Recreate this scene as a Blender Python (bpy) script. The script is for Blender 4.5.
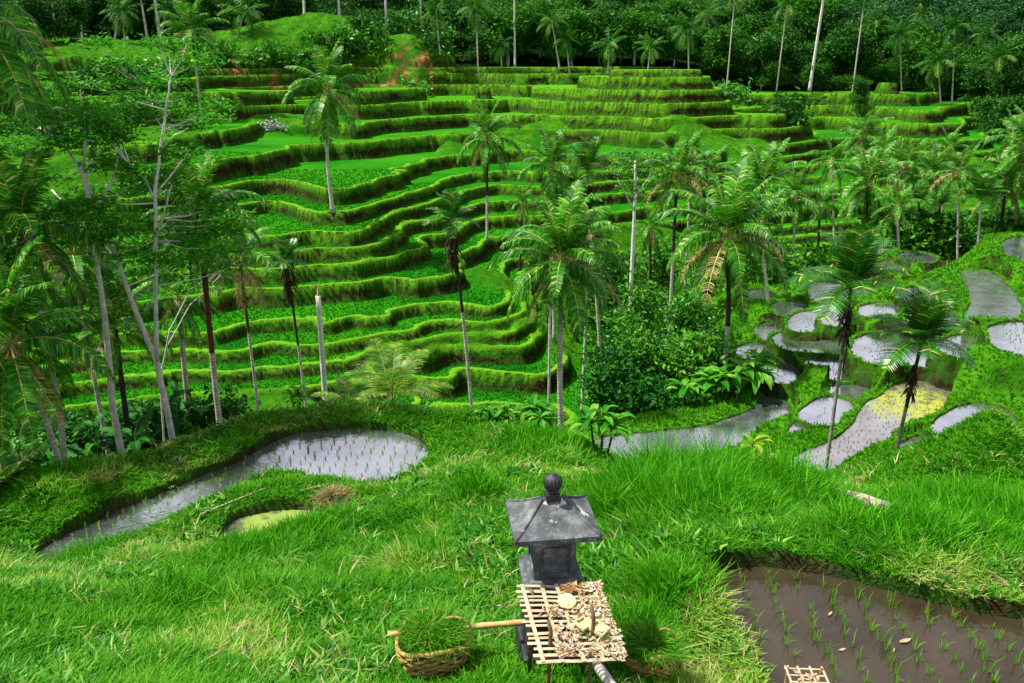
import bpy, bmesh, math, random
import numpy as np
from mathutils import Vector, Matrix

for o in list(bpy.data.objects):
    bpy.data.objects.remove(o, do_unlink=True)
random.seed(7)
RNG = np.random.default_rng(11)
SC = bpy.context.scene
COL = SC.collection

# ------------------------------------------------------------------ camera
PITCH = math.radians(20.0)
FPX = 796.0
cam_data = bpy.data.cameras.new('camera')
cam = bpy.data.objects.new('camera', cam_data)
COL.objects.link(cam)
cam.location = (0, 0, 0)
cam.rotation_euler = (math.radians(90) - PITCH, 0, 0)
cam_data.sensor_width = 36.0
cam_data.lens = 36.0 * FPX / 1024.0
cam_data.clip_start = 0.05
cam_data.clip_end = 5000
SC.camera = cam

# ------------------------------------------------------------------ world, sun, exposure
SUN_EL, SUN_AZ = math.radians(61), math.radians(-86)      # azimuth from +Y, clockwise seen from above
world = bpy.data.worlds.new('World')
SC.world = world
world.use_nodes = True
wn = world.node_tree
wn.nodes.clear()
w_out = wn.nodes.new('ShaderNodeOutputWorld')
w_bg = wn.nodes.new('ShaderNodeBackground')
w_sky = wn.nodes.new('ShaderNodeTexSky')
w_sky.sky_type = 'NISHITA'
w_sky.sun_disc = False
w_sky.sun_elevation = SUN_EL
w_sky.sun_rotation = SUN_AZ
w_sky.dust_density = 2.0
w_noise = wn.nodes.new('ShaderNodeTexNoise')
w_noise.inputs['Scale'].default_value = 2.2
w_noise.inputs['Detail'].default_value = 6
w_ramp = wn.nodes.new('ShaderNodeValToRGB')
w_ramp.color_ramp.elements[0].position = 0.30
w_ramp.color_ramp.elements[1].position = 0.55
w_ramp.color_ramp.elements[0].color = (0.45, 0.45, 0.45, 1)
w_ramp.color_ramp.elements[1].color = (1, 1, 1, 1)
w_mix = wn.nodes.new('ShaderNodeMixRGB')
w_mix.inputs['Color2'].default_value = (4.3, 4.2, 4.8, 1)
w_tc = wn.nodes.new('ShaderNodeTexCoord')
wn.links.new(w_tc.outputs['Generated'], w_noise.inputs['Vector'])
wn.links.new(w_noise.outputs['Fac'], w_ramp.inputs['Fac'])
wn.links.new(w_ramp.outputs['Color'], w_mix.inputs['Fac'])
wn.links.new(w_sky.outputs['Color'], w_mix.inputs['Color1'])
wn.links.new(w_mix.outputs['Color'], w_bg.inputs['Color'])
wn.links.new(w_bg.outputs['Background'], w_out.inputs['Surface'])
w_bg.inputs['Strength'].default_value = 0.10

sun_data = bpy.data.lights.new('sun', 'SUN')
sun_data.energy = 5.0
sun_data.angle = math.radians(2.5)
sun_data.color = (1.0, 0.96, 0.88)
sun = bpy.data.objects.new('sun', sun_data)
COL.objects.link(sun)
sdir = Vector((math.sin(SUN_AZ) * math.cos(SUN_EL), math.cos(SUN_AZ) * math.cos(SUN_EL), math.sin(SUN_EL)))
sun.rotation_euler = sdir.to_track_quat('Z', 'Y').to_euler()
sun.location = (0, 0, 40)

SC.render.engine = 'CYCLES'
SC.view_settings.view_transform = 'Standard'
SC.view_settings.look = 'None'
SC.view_settings.exposure = 0.8
SC.view_settings.gamma = 1.0
SC.cycles.max_bounces = 6
SC.cycles.diffuse_bounces = 2
SC.cycles.glossy_bounces = 2
SC.cycles.transmission_bounces = 3
SC.cycles.transparent_max_bounces = 4

# ------------------------------------------------------------------ projection helpers
CP, SP = math.cos(PITCH), math.sin(PITCH)


def ray(px, py):
    u = (px - 512.0) / FPX
    v = (341.5 - py) / FPX
    return u, CP + v * SP, -SP + v * CP


def on_level(px, py, z):
    """point of the horizontal plane z seen at this pixel"""
    dx, dy, dz = ray(px, py)
    t = z / dz
    return dx * t, dy * t


def at(px, py, Y):
    """point at depth Y seen at this pixel"""
    dx, dy, dz = ray(px, py)
    t = Y / dy
    return Vector((dx * t, Y, dz * t))


# ------------------------------------------------------------------ numpy noise
_perm = np.random.default_rng(5).random((256, 256)).astype(np.float32)


def vnoise(x, y):
    xi = np.floor(x).astype(np.int64); yi = np.floor(y).astype(np.int64)
    fx = (x - xi); fy = (y - yi)
    fx = fx * fx * (3 - 2 * fx); fy = fy * fy * (3 - 2 * fy)
    a = _perm[xi & 255, yi & 255]; b = _perm[(xi + 1) & 255, yi & 255]
    c = _perm[xi & 255, (yi + 1) & 255]; d = _perm[(xi + 1) & 255, (yi + 1) & 255]
    return (a * (1 - fx) + b * fx) * (1 - fy) + (c * (1 - fx) + d * fx) * fy


def fbm(x, y, o=3):
    r = 0; amp = 1; s = 0
    for i in range(o):
        r = r + amp * vnoise(x * 2 ** i + 17.3 * i, y * 2 ** i + 9.1 * i); s += amp; amp *= .5
    return r / s


def sstep(a, b, x):
    t = np.clip((x - a) / (b - a), 0, 1)
    return t * t * (3 - 2 * t)


# ------------------------------------------------------------------ terrace rims: level, outline of the rim
CONT = [
 (-2.2, [(372,68),(415,67),(480,68),(560,69),(640,70),(664,68)]),
 (-3.0, [(0,84),(150,80),(250,79),(340,79),(378,71),(450,74),(520,75),(600,74),(655,73),(690,76),(760,78)]),
 (-4.4, [(0,100),(75,98),(150,95),(230,93),(300,91),(345,89),(420,88),(480,87),(540,86),(600,87),(650,87),(695,86),(760,84),(800,82),(850,84),(900,84)]),
 (-5.8, [(0,119),(75,116),(150,112),(210,106),(255,102),(295,98),(340,95),(400,97),(500,96),(606,97),(650,98),(690,97),(712,95),(760,92),(800,91),(850,92),(910,92)]),
 (-7.3, [(0,150),(100,141),(200,134),(240,130),(280,121),(310,117),(357,126),(390,120),(430,117),(480,115),(530,116),(600,118),(650,120),(690,119),(730,112),(772,107),(800,106),(850,106),(900,108),(935,112)]),
 (-8.7, [(0,185),(100,177),(205,166),(250,157),(290,147),(330,144),(355,143),(378,141),(410,137),(450,136),(490,133),(530,131),(580,135),(640,140),(680,141),(710,136),(745,128),(790,124),(820,125),(870,124),(950,128)]),
 (-10.3,[(0,212),(100,200),(200,189),(240,183),(275,180),(300,184),(325,190),(352,188),(372,183),(400,172),(420,162),(450,156),(490,152),(540,150),(600,145),(650,150),(700,147),(750,138),(800,134),(850,138),(880,138),(960,140)]),
 (-11.5,[(0,238),(100,225),(200,212),(250,203),(280,203),(320,212),(345,212),(375,206),(400,200),(430,189),(447,181),(460,176),(490,174),(540,177),(600,172),(650,168),(700,165),(760,160),(830,151),(900,150),(980,152)]),
 (-12.4,[(0,258),(100,245),(200,232),(240,235),(262,238),(290,236),(315,233),(350,236),(377,232),(400,223),(440,209),(470,190),(500,185),(540,186),(600,183),(680,178),(760,170),(850,164),(950,163)]),
 (-13.3,[(0,280),(100,265),(200,252),(300,254),(345,252),(372,246),(395,236),(440,217),(475,205),(500,202),(545,201),(600,196),(680,190),(760,181),(850,175),(950,175)]),
 (-14.2,[(0,302),(100,285),(200,271),(240,268),(303,264),(345,263),(380,258),(398,248),(408,236),(425,231),(455,226),(490,219),(520,217),(545,217),(600,214),(680,206),(760,197),(850,190),(950,190)]),
 (-15.2,[(0,326),(100,308),(160,300),(220,294),(260,290),(300,287),(340,284),(380,279),(392,281),(425,282),(450,277),(462,262),(478,246),(505,238),(545,236),(600,232),(680,222),(760,213),(850,206),(950,205)]),
 (-16.4,[(0,357),(60,344),(120,336),(185,335),(205,335),(222,331),(245,322),(270,319),(290,321),(300,327),(330,326),(370,315),(420,306),(458,303),(490,307),(508,306),(512,292),(506,276),(510,262),(540,258),(600,250),(680,240),(760,230),(850,222),(950,221)]),
 (-17.1,[(0,378),(60,366),(120,352),(205,351),(240,352),(300,346),(360,338),(420,330)]),
 (-17.7,[(0,399),(60,388),(120,378),(205,374),(260,370),(320,364),(380,352),(420,346),(470,338),(505,334),(528,326),(534,310),(530,290),(545,275),(600,268),(670,256),(740,246)]),
 (-18.3,[(0,421),(60,412),(120,402),(200,398),(280,392),(350,384),(400,376),(440,362)]),
 (-19.4,[(440,372),(455,368),(482,371),(520,377),(550,374),(568,362),(573,335),(571,305),(580,288),(620,280),(680,270)]),
 (-20.6,[(400,400),(470,404),(540,406),(590,395),(606,370),(612,340),(620,315)]),
]
LEVELS = sorted([c[0] for c in CONT] + [-21.6, -0.9])

# free control points (pixel, pixel, level)
CTRL = [
 # foreground bank
 (0,683,-3.9),(150,683,-4.0),(300,683,-4.05),(450,683,-4.1),(560,683,-4.1),(680,683,-4.15),
 (-150,683,-3.9),(-150,600,-4.9),(1150,683,-4.2),
 (0,600,-5.0),(150,610,-4.9),(300,610,-4.9),(450,610,-4.75),(600,610,-4.6),(680,610,-4.4),
 (0,570,-5.9),(100,590,-5.4),(150,570,-6.3),(250,560,-6.5),(350,550,-6.3),(450,550,-5.8),(550,545,-5.4),(650,545,-4.9),
 (150,545,-7.6),(230,548,-7.5),(330,520,-7.4),(400,510,-7.2),(470,500,-7.0),(540,490,-6.9),(600,490,-6.6),
 (240,495,-8.0),(290,480,-8.1),(450,470,-8.0),(500,455,-8.1),(560,456,-8.1),(620,489,-7.2),
 (680,490,-6.2),(760,500,-6.0),(850,505,-6.0),(930,510,-5.9),(1020,520,-5.8),
 (700,535,-4.7),(780,545,-4.55),(900,565,-4.4),(1020,590,-4.3),(850,535,-5.0),(980,545,-5.0),
 (700,488,-7.3),(780,492,-7.2),(850,490,-7.2),(930,495,-7.0),
 # bank beyond the left pond
 (0,530,-8.1),(60,500,-8.1),(120,475,-8.1),(200,447,-8.2),(260,425,-8.2),(320,414,-8.2),(400,412,-8.2),(450,425,-8.3),
 (0,518,-8.2),(60,488,-8.3),(120,464,-8.3),(200,437,-8.3),(270,412,-8.3),(340,403,-8.3),(420,404,-8.4),(500,415,-8.6),(560,438,-8.7),(595,462,-8.3),
]
# world points (x at that pixel column on the middle row of rays, depth Y, level)
WPT = [(-300,6,-4.2),(1300,6,-4.2),(-300,20,-10),(1400,22,-8),
 (-300,3,-3.2),(200,3,-3.2),(500,3,-3.3),(800,3,-3.4),(1300,3,-3.4),
 (-200,24,-19),(0,22,-18),(100,24,-18),(200,26,-18),(300,27,-18),(400,27,-18),(480,26,-17),(560,26,-15.5),
 (-200,32,-20.5),(0,32,-20.5),(100,33,-20.5),(200,34,-20.5),(300,35,-20.5),(400,36,-21.3),(480,35,-20.5),(540,36,-20.0),(585,36,-18.0),(600,40,-19.5),(640,44,-19.0),
 (620,34,-16.5),(680,36,-16.5),(720,38,-16.6),(640,52,-18.8),(700,52,-18.2),(640,25,-14.5),(760,24,-14.6),(700,24,-14.6),(590,24,-14.5),
 (780,56,-17.2),(860,60,-17.0),(940,66,-16.6),(1020,72,-16),(1200,60,-12),(1300,80,-12),
 (820,24,-14.1),(900,23,-13.8),(980,20,-11.5),(1100,22,-10.0),(1200,30,-9),
 # gap between the near bank and the ponds on the right
 (650,19,-11),(760,18,-11.0),(860,18,-10.5),(950,17,-9.3),(1060,16,-7.6),
 (700,14.8,-8.9),(780,14.8,-9.1),(850,14.5,-9.0),(910,14.0,-8.8),(970,14.0,-8.9),(1015,13.3,-8.5),(1070,13.0,-7.9),(930,12.4,-7.8),(990,12.0,-7.6),(850,12.6,-7.9),
 # behind the top: wooded ground
 (420,135,-1.8),(560,133,-1.8),(650,133,-1.9),(480,150,0.0),(600,150,0),(700,150,-1.5),
 (350,121,2.4),(400,122,3.2),(440,122,2.0),(300,118,0.6),(380,130,4.0),(330,135,3.0),(250,115,0.0),
 (100,105,-0.5),(0,100,-0.5),(-300,100,0),(100,130,2.0),(0,130,2.5),(200,130,1.5),(-300,140,4),
 (760,150,-1.5),(850,150,-3.0),(950,145,-5.5),(1020,140,-7.0),(1100,120,-9),(1300,110,-9),
 (980,112,-10.5),(1050,105,-11),(1200,100,-11),
 (500,170,4),(600,170,3),(700,170,2),(800,170,1.5),(900,170,1),(1000,170,0),(1150,170,0),
 (200,170,5),(0,170,6),(-300,180,8),
 (-300,260,14),(0,260,15),(300,260,15),(600,260,14),(800,260,14),(950,260,13),(1100,260,12),(1400,260,12),
 (-300,400,30),(200,400,34),(600,400,34),(850,400,28),(950,400,19),(1050,400,17),(1400,400,22),
 (-300,650,45),(400,650,55),(800,650,40),(950,650,26),(1400,650,30),
]
# ------------------------------------------------------------------ ponds: level, outline, algae(0..1), seedling spacing
PONDS = [
 ('flooded paddy', -8.5, [(30,558),(38,546),(70,530),(110,512),(150,496),(195,480),(232,462),(262,446),(290,434),(325,429),(370,428),(405,433),(430,448),(434,460),(424,474),(392,489),(358,492),(325,486),(292,476),(264,481),(236,496),(205,512),(165,531),(125,549),(78,566),(50,572)], 0),
 ('algae', -7.95, [(205,545),(232,522),(262,511),(300,507),(330,512),(326,528),(296,538),(255,546),(225,551)], 1),
 ('near paddy', -4.4, [(698,577),(728,562),(780,566),(840,577),(900,593),(960,607),(1024,617),(1100,630),(1180,700),(1150,800),(860,800),(780,735),(768,690),(740,652),(708,615)], 0),
 ('p', -15.5, [(583,447),(600,437),(640,434),(680,430),(710,425),(738,417),(756,407),(762,396),(776,393),(787,398),(789,412),(791,425),(775,434),(745,444),(700,456),(640,468),(600,468),(585,458)], 0),
 ('p', -14.9, [(768,357),(790,355),(791,368),(788,380),(771,379)], 0),
 ('p', -14.8, [(743,350),(764,345),(763,355),(748,358)], 0),
 ('p', -14.4, [(783,336),(800,335),(840,329),(845,340),(843,350),(825,350),(800,349),(786,346)], 0),
 ('p', -14.55, [(809,354),(842,355),(848,366),(846,378),(830,377),(815,365)], 0),
 ('p', -14.6, [(846,383),(859,388),(850,401),(838,399)], 0),
 ('p', -14.55, [(813,413),(833,402),(843,404),(828,419),(812,421)], 0),
 ('p', -14.65, [(803,427),(820,424),(817,436),(803,436)], 0),
 ('p', -14.0, [(790,462),(805,451),(838,440),(855,425),(863,408),(880,395),(900,385),(920,372),(945,367),(960,365),(962,378),(948,400),(938,415),(932,430),(920,440),(900,446),(880,452),(862,465),(835,472),(800,470)], .5),
 ('p', -13.5, [(863,346),(870,338),(900,335),(907,344),(902,358),(884,363),(866,358)], 0),
 ('p', -13.45, [(908,362),(925,346),(941,337),(940,352),(922,364)], 0),
 ('p', -14.0, [(799,319),(812,313),(827,317),(814,328),(798,330)], 0),
 ('p', -13.7, [(829,318),(843,311),(847,320),(833,325)], 0),
 ('p', -14.0, [(817,285),(832,282),(836,300),(821,303)], 0),
 ('p', -14.9, [(754,293),(768,291),(771,303),(757,302)], 0),
 ('p', -13.2, [(871,308),(891,304),(888,314),(868,316)], 0),
 ('p', -12.5, [(968,272),(985,273),(1002,290),(1010,310),(1002,326),(990,330),(972,322),(984,306),(978,290)], .15),
 ('p', -13.4, [(909,253),(927,255),(925,262),(906,261)], 0),
 ('p', -13.6, [(885,263),(901,261),(902,271),(888,271)], 0),
 ('p', -11.6, [(1010,242),(1030,237),(1050,248),(1040,262),(1016,259)], 0),
 ('p', -11.8, [(1000,330),(1030,324),(1050,340),(1040,354),(1014,353),(1004,342)], 0),
 ('p', -12.9, [(944,432),(955,420),(975,411),(996,411),(1000,423),(986,435),(960,437)], 0),
 ('p', -13.2, [(906,457),(924,445),(945,439),(970,442),(967,455),(942,463),(913,464)], 0),
 ('p', -10.3, [(1004,470),(1030,462),(1060,475),(1050,505),(1016,502),(1007,490)], 0),
 ('p', -13.75, [(850,292),(866,288),(872,297),(860,303),(848,300)], 0),
 ('p', -12.95, [(905,292),(925,288),(940,296),(930,304),(910,303)], 0),
 ('p', -12.85, [(915,318),(935,312),(952,317),(945,326),(922,328)], 0),
 ('p', -14.65, [(764,328),(778,324),(786,330),(776,338),(766,337)], 0),
 ('p', -14.3, [(780,306),(792,303),(797,311),(786,316)], 0),
 ('p', -12.5, [(948,345),(968,338),(985,342),(980,352),(958,356)], 0),
 ('p', -13.45, [(893,318),(906,314),(910,321),(898,325)], 0),
 ('p', -14.6, [(905,262),(935,255),(958,262),(966,272),(955,286),(938,290),(920,278)], 0),
]
POLYS = []
for nm, z, pts, alg in PONDS:
    P = np.array([on_level(px, py, z) for px, py in pts])
    # smooth the outline (two Chaikin passes)
    for _ in range(2):
        Q = np.roll(P, -1, 0)
        P = np.stack([P * .75 + Q * .25, P * .25 + Q * .75], 1).reshape(-1, 2)
    POLYS.append(P)

# ------------------------------------------------------------------ base surface (radial basis fit in x/y, ln y)
ctl = []
for z, pts in CONT:
    n0 = len(pts)
    for i in range(n0 - 1):
        (ax, ay), (bx, by) = pts[i], pts[i + 1]
        m = max(1, int(math.hypot(bx - ax, by - ay) / 34))
        for k in range(m):
            f = k / m
            x, y = on_level(ax + (bx - ax) * f, ay + (by - ay) * f, z)
            ctl.append((x, y, z))
    x, y = on_level(*pts[-1], z); ctl.append((x, y, z))
for px, py, z in CTRL:
    x, y = on_level(px, py, z); ctl.append((x, y, z))
for px, Y, z in WPT:
    ctl.append(((px - 512) / FPX * Y, Y, z))
for (nm, z, pts, alg) in PONDS:
    step = 1 if len(pts) < 9 else 2
    for px, py in pts[::step]:
        x, y = on_level(px, py, z); ctl.append((x, y, z + .12))
    cx = sum(p[0] for p in pts) / len(pts); cy = sum(p[1] for p in pts) / len(pts)
    x, y = on_level(cx, cy, z); ctl.append((x, y, z))
# mounds on the right
for px, py, z in [(985,372,-12.0),(1015,400,-11.5),(962,392,-13.0),(1018,440,-10.7),(985,455,-12.0),(1012,380,-11.9),(1000,355,-11.9),(815,365,-14.3),(1020,300,-10.8),(1000,265,-11.8),(930,330,-12.6)]:
    x, y = on_level(px, py, z); ctl.append((x, y, z))
ctl = np.array(ctl)
cs = np.stack([ctl[:, 0] / ctl[:, 1], np.log(ctl[:, 1])], 1)
CC = 0.035


def _phi(a, b):
    d2 = ((a[:, None, :] - b[None, :, :]) ** 2).sum(-1)
    return -np.sqrt(d2 + CC * CC)


n = len(cs)
A = np.zeros((n + 3, n + 3))
A[:n, :n] = _phi(cs, cs) + np.eye(n) * 0.004
A[:n, n] = 1; A[:n, n + 1:] = cs; A[n, :n] = 1; A[n + 1:, :n] = cs.T
rhs = np.zeros(n + 3); rhs[:n] = ctl[:, 2]
W = np.linalg.solve(A, rhs)


def base_eval(s, t):
    q = np.stack([s.ravel(), t.ravel()], 1)
    out = np.empty(len(q))
    for i in range(0, len(q), 6000):
        qq = q[i:i + 6000]
        out[i:i + 6000] = _phi(qq, cs) @ W[:n] + W[n] + qq @ W[n + 1:]
    return out.reshape(s.shape)


# grid lines
def seg(a, b, h):
    return np.linspace(a, b, max(2, int(abs(b - a) / h)), endpoint=False)


S = np.concatenate([seg(-1.6, -.85, .012), seg(-.85, .85, .0021), seg(.85, 1.6, .012), [1.6]])
T = np.concatenate([seg(math.log(1.2), math.log(4), .02), seg(math.log(4), math.log(30), .0042), seg(math.log(30), math.log(62), .0032),
                    seg(math.log(62), math.log(128), .0020), seg(math.log(128), math.log(180), .008), seg(math.log(180), math.log(900), .03), [math.log(900)]])
SS, TT = np.meshgrid(S, T)
# coarse evaluation, bilinear to the fine grid
Sc = np.linspace(-1.6, 1.6, 300); Tc = np.linspace(T[0], T[-1], 420)
Bc = base_eval(*np.meshgrid(Sc, Tc))


def bil(F, s, t, s0, ds, t0, dt):
    fi = np.clip((s - s0) / ds, 0, F.shape[1] - 1.001); fj = np.clip((t - t0) / dt, 0, F.shape[0] - 1.001)
    i = fi.astype(int); j = fj.astype(int); a = fi - i; b = fj - j
    return (F[j, i] * (1 - a) + F[j, i + 1] * a) * (1 - b) + (F[j + 1, i] * (1 - a) + F[j + 1, i + 1] * a) * b


def cub(F, s, t):
    """Catmull-Rom lookup so the rims have no kinks"""
    s0, ds, t0, dt = Sc[0], Sc[1] - Sc[0], Tc[0], Tc[1] - Tc[0]
    fi = np.clip((s - s0) / ds, 1, F.shape[1] - 3.001); fj = np.clip((t - t0) / dt, 1, F.shape[0] - 3.001)
    i = fi.astype(int); j = fj.astype(int); a = fi - i; b = fj - j

    def w(x):
        return (-.5 * x + x * x - .5 * x ** 3, 1 - 2.5 * x * x + 1.5 * x ** 3, .5 * x + 2 * x * x - 1.5 * x ** 3, -.5 * x * x + .5 * x ** 3)
    wa, wb = w(a), w(b)
    r = 0
    for m in range(4):
        row = 0
        for k in range(4):
            row = row + wa[k] * F[j + m - 1, i + k - 1]
        r = r + wb[m] * row
    return r


YY = np.exp(TT); XX = SS * YY
B = cub(Bc, SS, TT)
# terraced part
def terr_weight(X, Y):
    edge = 34 + np.clip(X + .5, 0, 40) * 1.15          # the ponds' bench lies before this line
    w = sstep(0, 2.5, Y - edge)
    back = 135 + 0 * X
    return w * (1 - sstep(0, 6, Y - back))


TW = terr_weight(XX, YY)
Bn = B + TW * (fbm(XX * .45, YY * .45, 2) - .5) * .45 + TW * sstep(85, 105, YY) * (fbm(XX * .22 + 70, YY * .22, 2) - .5) * 1.1 + TW * (fbm(XX * 1.6 + 40, YY * 1.6, 2) - .5) * .10
gt, gs = np.gradient(Bn, T, S)
Gx = gs / YY; Gy = (gt - SS * gs) / YY
G = np.sqrt(Gx ** 2 + Gy ** 2) + 1e-3
from_lv = np.array(LEVELS)
k = np.clip(np.searchsorted(from_lv, Bn, side='right') - 1, 0, len(from_lv) - 2)
z0 = from_lv[k]; z1 = from_lv[k + 1]
inlv = (Bn > from_lv[0]) & (Bn < from_lv[-1])
rise = z1 - z0
Dup = (z1 - Bn) / G; Ddn = (Bn - z0) / G
tread_w = rise / G
wr = np.minimum(.10 + .13 * rise + .25 * (fbm(XX * .5 + 9, YY * .5, 2) - .5), tread_w * .5)
lip = .10
rv = np.clip(1 - Dup / wr, 0, 1)
Tz = z0 + (rise + lip) * (rv ** .8) + lip * (1 - sstep(.25, .7, Ddn)) * (1 - rv)
steep = 1 - sstep(.45, 1.1, tread_w)
steep = np.maximum(steep, sstep(.64, .70, fbm(XX * .085 + 3, YY * .085 + 8, 2)) * .9 * (Bn < -6.5))
bankz = Bn + .5 * (fbm(XX * .35, YY * .35 + 31, 3) - .5)
Tz = Tz * (1 - steep) + bankz * steep
wt = TW * inlv
BIG = [i for i, pd in enumerate(PONDS) if i >= 3]
H = B * (1 - wt) + Tz * wt
# flooded steps following the slope of the bench between the traced ponds
BL = np.arange(-16.0, -10.4, .36)
PXc = 512 + XX / YY * FPX
Bb = B + (fbm(XX * .22 + 11, YY * .22 + 3, 2) - .5) * .75 + (fbm(XX * .8, YY * .8, 2) - .5) * .12
gt2, gs2 = np.gradient(Bb, T, S); G2 = np.sqrt((gs2 / YY) ** 2 + ((gt2 - SS * gs2) / YY) ** 2) + 1e-3
kb = np.clip(np.searchsorted(BL, Bb, side='right') - 1, 0, len(BL) - 2)
bz0, bz1 = BL[kb], BL[kb + 1]
bup = (bz1 - Bb) / G2; bdn = (Bb - bz0) / G2; btw = (bz1 - bz0) / G2
brv = np.clip(1 - bup / .22, 0, 1)
BW = sstep(738, 752, PXc) * (1 - sstep(1030, 1060, PXc)) * sstep(26.5, 28, YY) * (1 - sstep(66, 69, YY)) * (1 - wt) * (Bb > BL[0]) * (Bb < BL[-1])
near_poly = np.full(H.shape, 9.0)
bwide = sstep(.7, 1.0, btw)
BWw = BW * bwide
grass_n = (fbm(XX * 1.1, YY * 1.1, 3) - .5) * .22 + (fbm(XX * 5, YY * 5, 2) - .5) * .07 * (YY < 40) + (fbm(XX * .3 + 5, YY * .3, 2) - .5) * .35
rough = (1 - wt) + wt * steep * .6
H = H + (1 - wt) * (YY < 24) * (fbm(XX * .65 + 20, YY * .65, 3) - .5) * .38
H = H + grass_n * rough * np.clip(YY / 12, .6, 2.2)
tread = wt * (1 - steep) * (rv < .02) * (Ddn > .45)
m_lip = wt * (1 - steep) * np.where(Ddn <= .45, 1, 0) * (rv < .3)
m_ris = wt * (1 - steep) * (rv >= .02)
m_lip = np.maximum(m_lip, m_ris * sstep(.70, .90, rv + (fbm(XX * .8, YY * .8, 2) - .5) * .5) * .85)


# ponds
def sdist(P, X, Y):
    """signed distance to polygon, negative inside"""
    d = np.full(X.shape, 1e9); ins = np.zeros(X.shape, bool)
    Q = np.roll(P, -1, 0)
    for (ax, ay), (bx, by) in zip(P, Q):
        ex, ey = bx - ax, by - ay; wx, wy = X - ax, Y - ay
        u = np.clip((wx * ex + wy * ey) / (ex * ex + ey * ey + 1e-12), 0, 1)
        d = np.minimum(d, (wx - ex * u) ** 2 + (wy - ey * u) ** 2)
        c = ((ay > Y) != (by > Y)) & (X < (bx - ax) * (Y - ay) / (by - ay + 1e-12) + ax)
        ins ^= c
    d = np.sqrt(d)
    return np.where(ins, -d, d)


rim_h = .13
bench = bz0 - .10 + (bz1 - bz0 + .10 + rim_h) * brv ** .7 + (.10 + rim_h) * (1 - sstep(.18, .30, bdn)) * (1 - brv)
H = H * (1 - BWw) + bench * BWw
bwater = (BWw > .9) & (brv < .02) & (bdn > .27)
m_bund = np.zeros_like(H); m_mud = np.zeros_like(H); m_cut = np.zeros_like(H)
m_bund = np.maximum(m_bund, BWw * (1 - sstep(.40, .5, bdn)) * .9); m_mud = m_mud * 1
m_cut = m_cut
pond_in = np.full(H.shape, False)
USED = [i for i in range(len(PONDS)) if i < 3 or i in BIG]
order = sorted(USED, key=lambda i: PONDS[i][1])
SD = {}
for i in order:
    nm, z, pts, alg = PONDS[i]
    P = POLYS[i]
    R = 5.0
    x0, y0 = P.min(0) - R; x1, y1 = P.max(0) + R
    rows = np.where((np.exp(T) > y0) & (np.exp(T) < y1))[0]
    if len(rows) == 0: continue
    r0, r1 = rows[0], rows[-1] + 1
    sl = slice(r0, r1)
    X, Y = XX[sl], YY[sl]
    cm = (X > x0) & (X < x1)
    cols = np.where(cm.any(0))[0]; c0, c1 = cols[0], cols[-1] + 1
    SD[i] = (sl, slice(c0, c1), sdist(P, X[:, c0:c1], Y[:, c0:c1]) - (0 if PONDS[i][1] > -9 else (.28 if i in (3, 11) else .82)) + (fbm(X[:, c0:c1] * 1.2, Y[:, c0:c1] * 1.2, 2) - .5) * .25)
# first the bunds (highest wins), pulling the ground towards the pond level near its edge
for i in order:
    nm, z, pts, alg = PONDS[i]
    if i not in SD: continue
    sl, sc_, d = SD[i]
    big = z > -9
    bw = .28 if nm == 'near paddy' else (.55 if big else .55)
    bh = .10 if nm == 'near paddy' else (.16 if big else .10)
    h = H[sl, sc_]
    X, Y = XX[sl, sc_], YY[sl, sc_]
    wob = (fbm(X * 1.5, Y * 1.5, 2) - .5) * .18
    crest = z + bh + wob * .5
    cand = crest - .5 * (np.clip(d - bw, 0, 9)) ** 1.3
    pull = 1 - sstep(bw, bw + (.5 if big else .9), d)
    newh = np.maximum(h, np.where(d < 4, cand, -99))
    # ground higher than the pond keeps its height but is lowered a little right by the edge
    pk = .55 if big else .92
    newh = newh * (1 - pull * pk) + np.minimum(newh, crest) * pull * pk
    H[sl, sc_] = np.where(d > 0, newh, h)
    near_poly[sl, sc_] = np.minimum(near_poly[sl, sc_], d)
    bwater[sl, sc_] &= (d > .7)
    m_bund[sl, sc_] = np.maximum(m_bund[sl, sc_], (d > -.05) * (1 - sstep(bw, bw + .5, d)))
for i in order:
    nm, z, pts, alg = PONDS[i]
    if i not in SD: continue
    sl, sc_, d = SD[i]
    rw = 0 if z > -9 else .19           # every pool has its own low grass rim
    inside = d < -.02 - rw
    h = H[sl, sc_]
    cw = .10 if z > -9 else .12
    rimz = np.maximum(z + .09 + .05 * (fbm(XX[sl, sc_] * 2, YY[sl, sc_] * 2, 2) - .5), 0 * h + z + .05) if rw else h
    f = sstep(-cw - rw, -rw, d)
    hi = (z - .14) * (1 - f) + (rimz if rw else h) * f
    H[sl, sc_] = np.where(d < 0, hi, h)
    m_mud[sl, sc_] = np.where(d < 0, inside * 1.0, m_mud[sl, sc_])
    m_bund[sl, sc_] = np.where((d < 0) & (rw > 0), 1.0 - inside, m_bund[sl, sc_])
    pond_in[sl, sc_] |= d < 0
    m_cut[sl, sc_] = np.maximum(m_cut[sl, sc_], (d > -.15) & (d < .12))
m_mud = np.maximum(m_mud, bwater); H = np.where(bwater, bz0 - .10, H)
tread[pond_in] = 0; m_lip[pond_in] = 0; m_ris[pond_in] = 0
m_ris = np.maximum(m_ris, 0)


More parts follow.
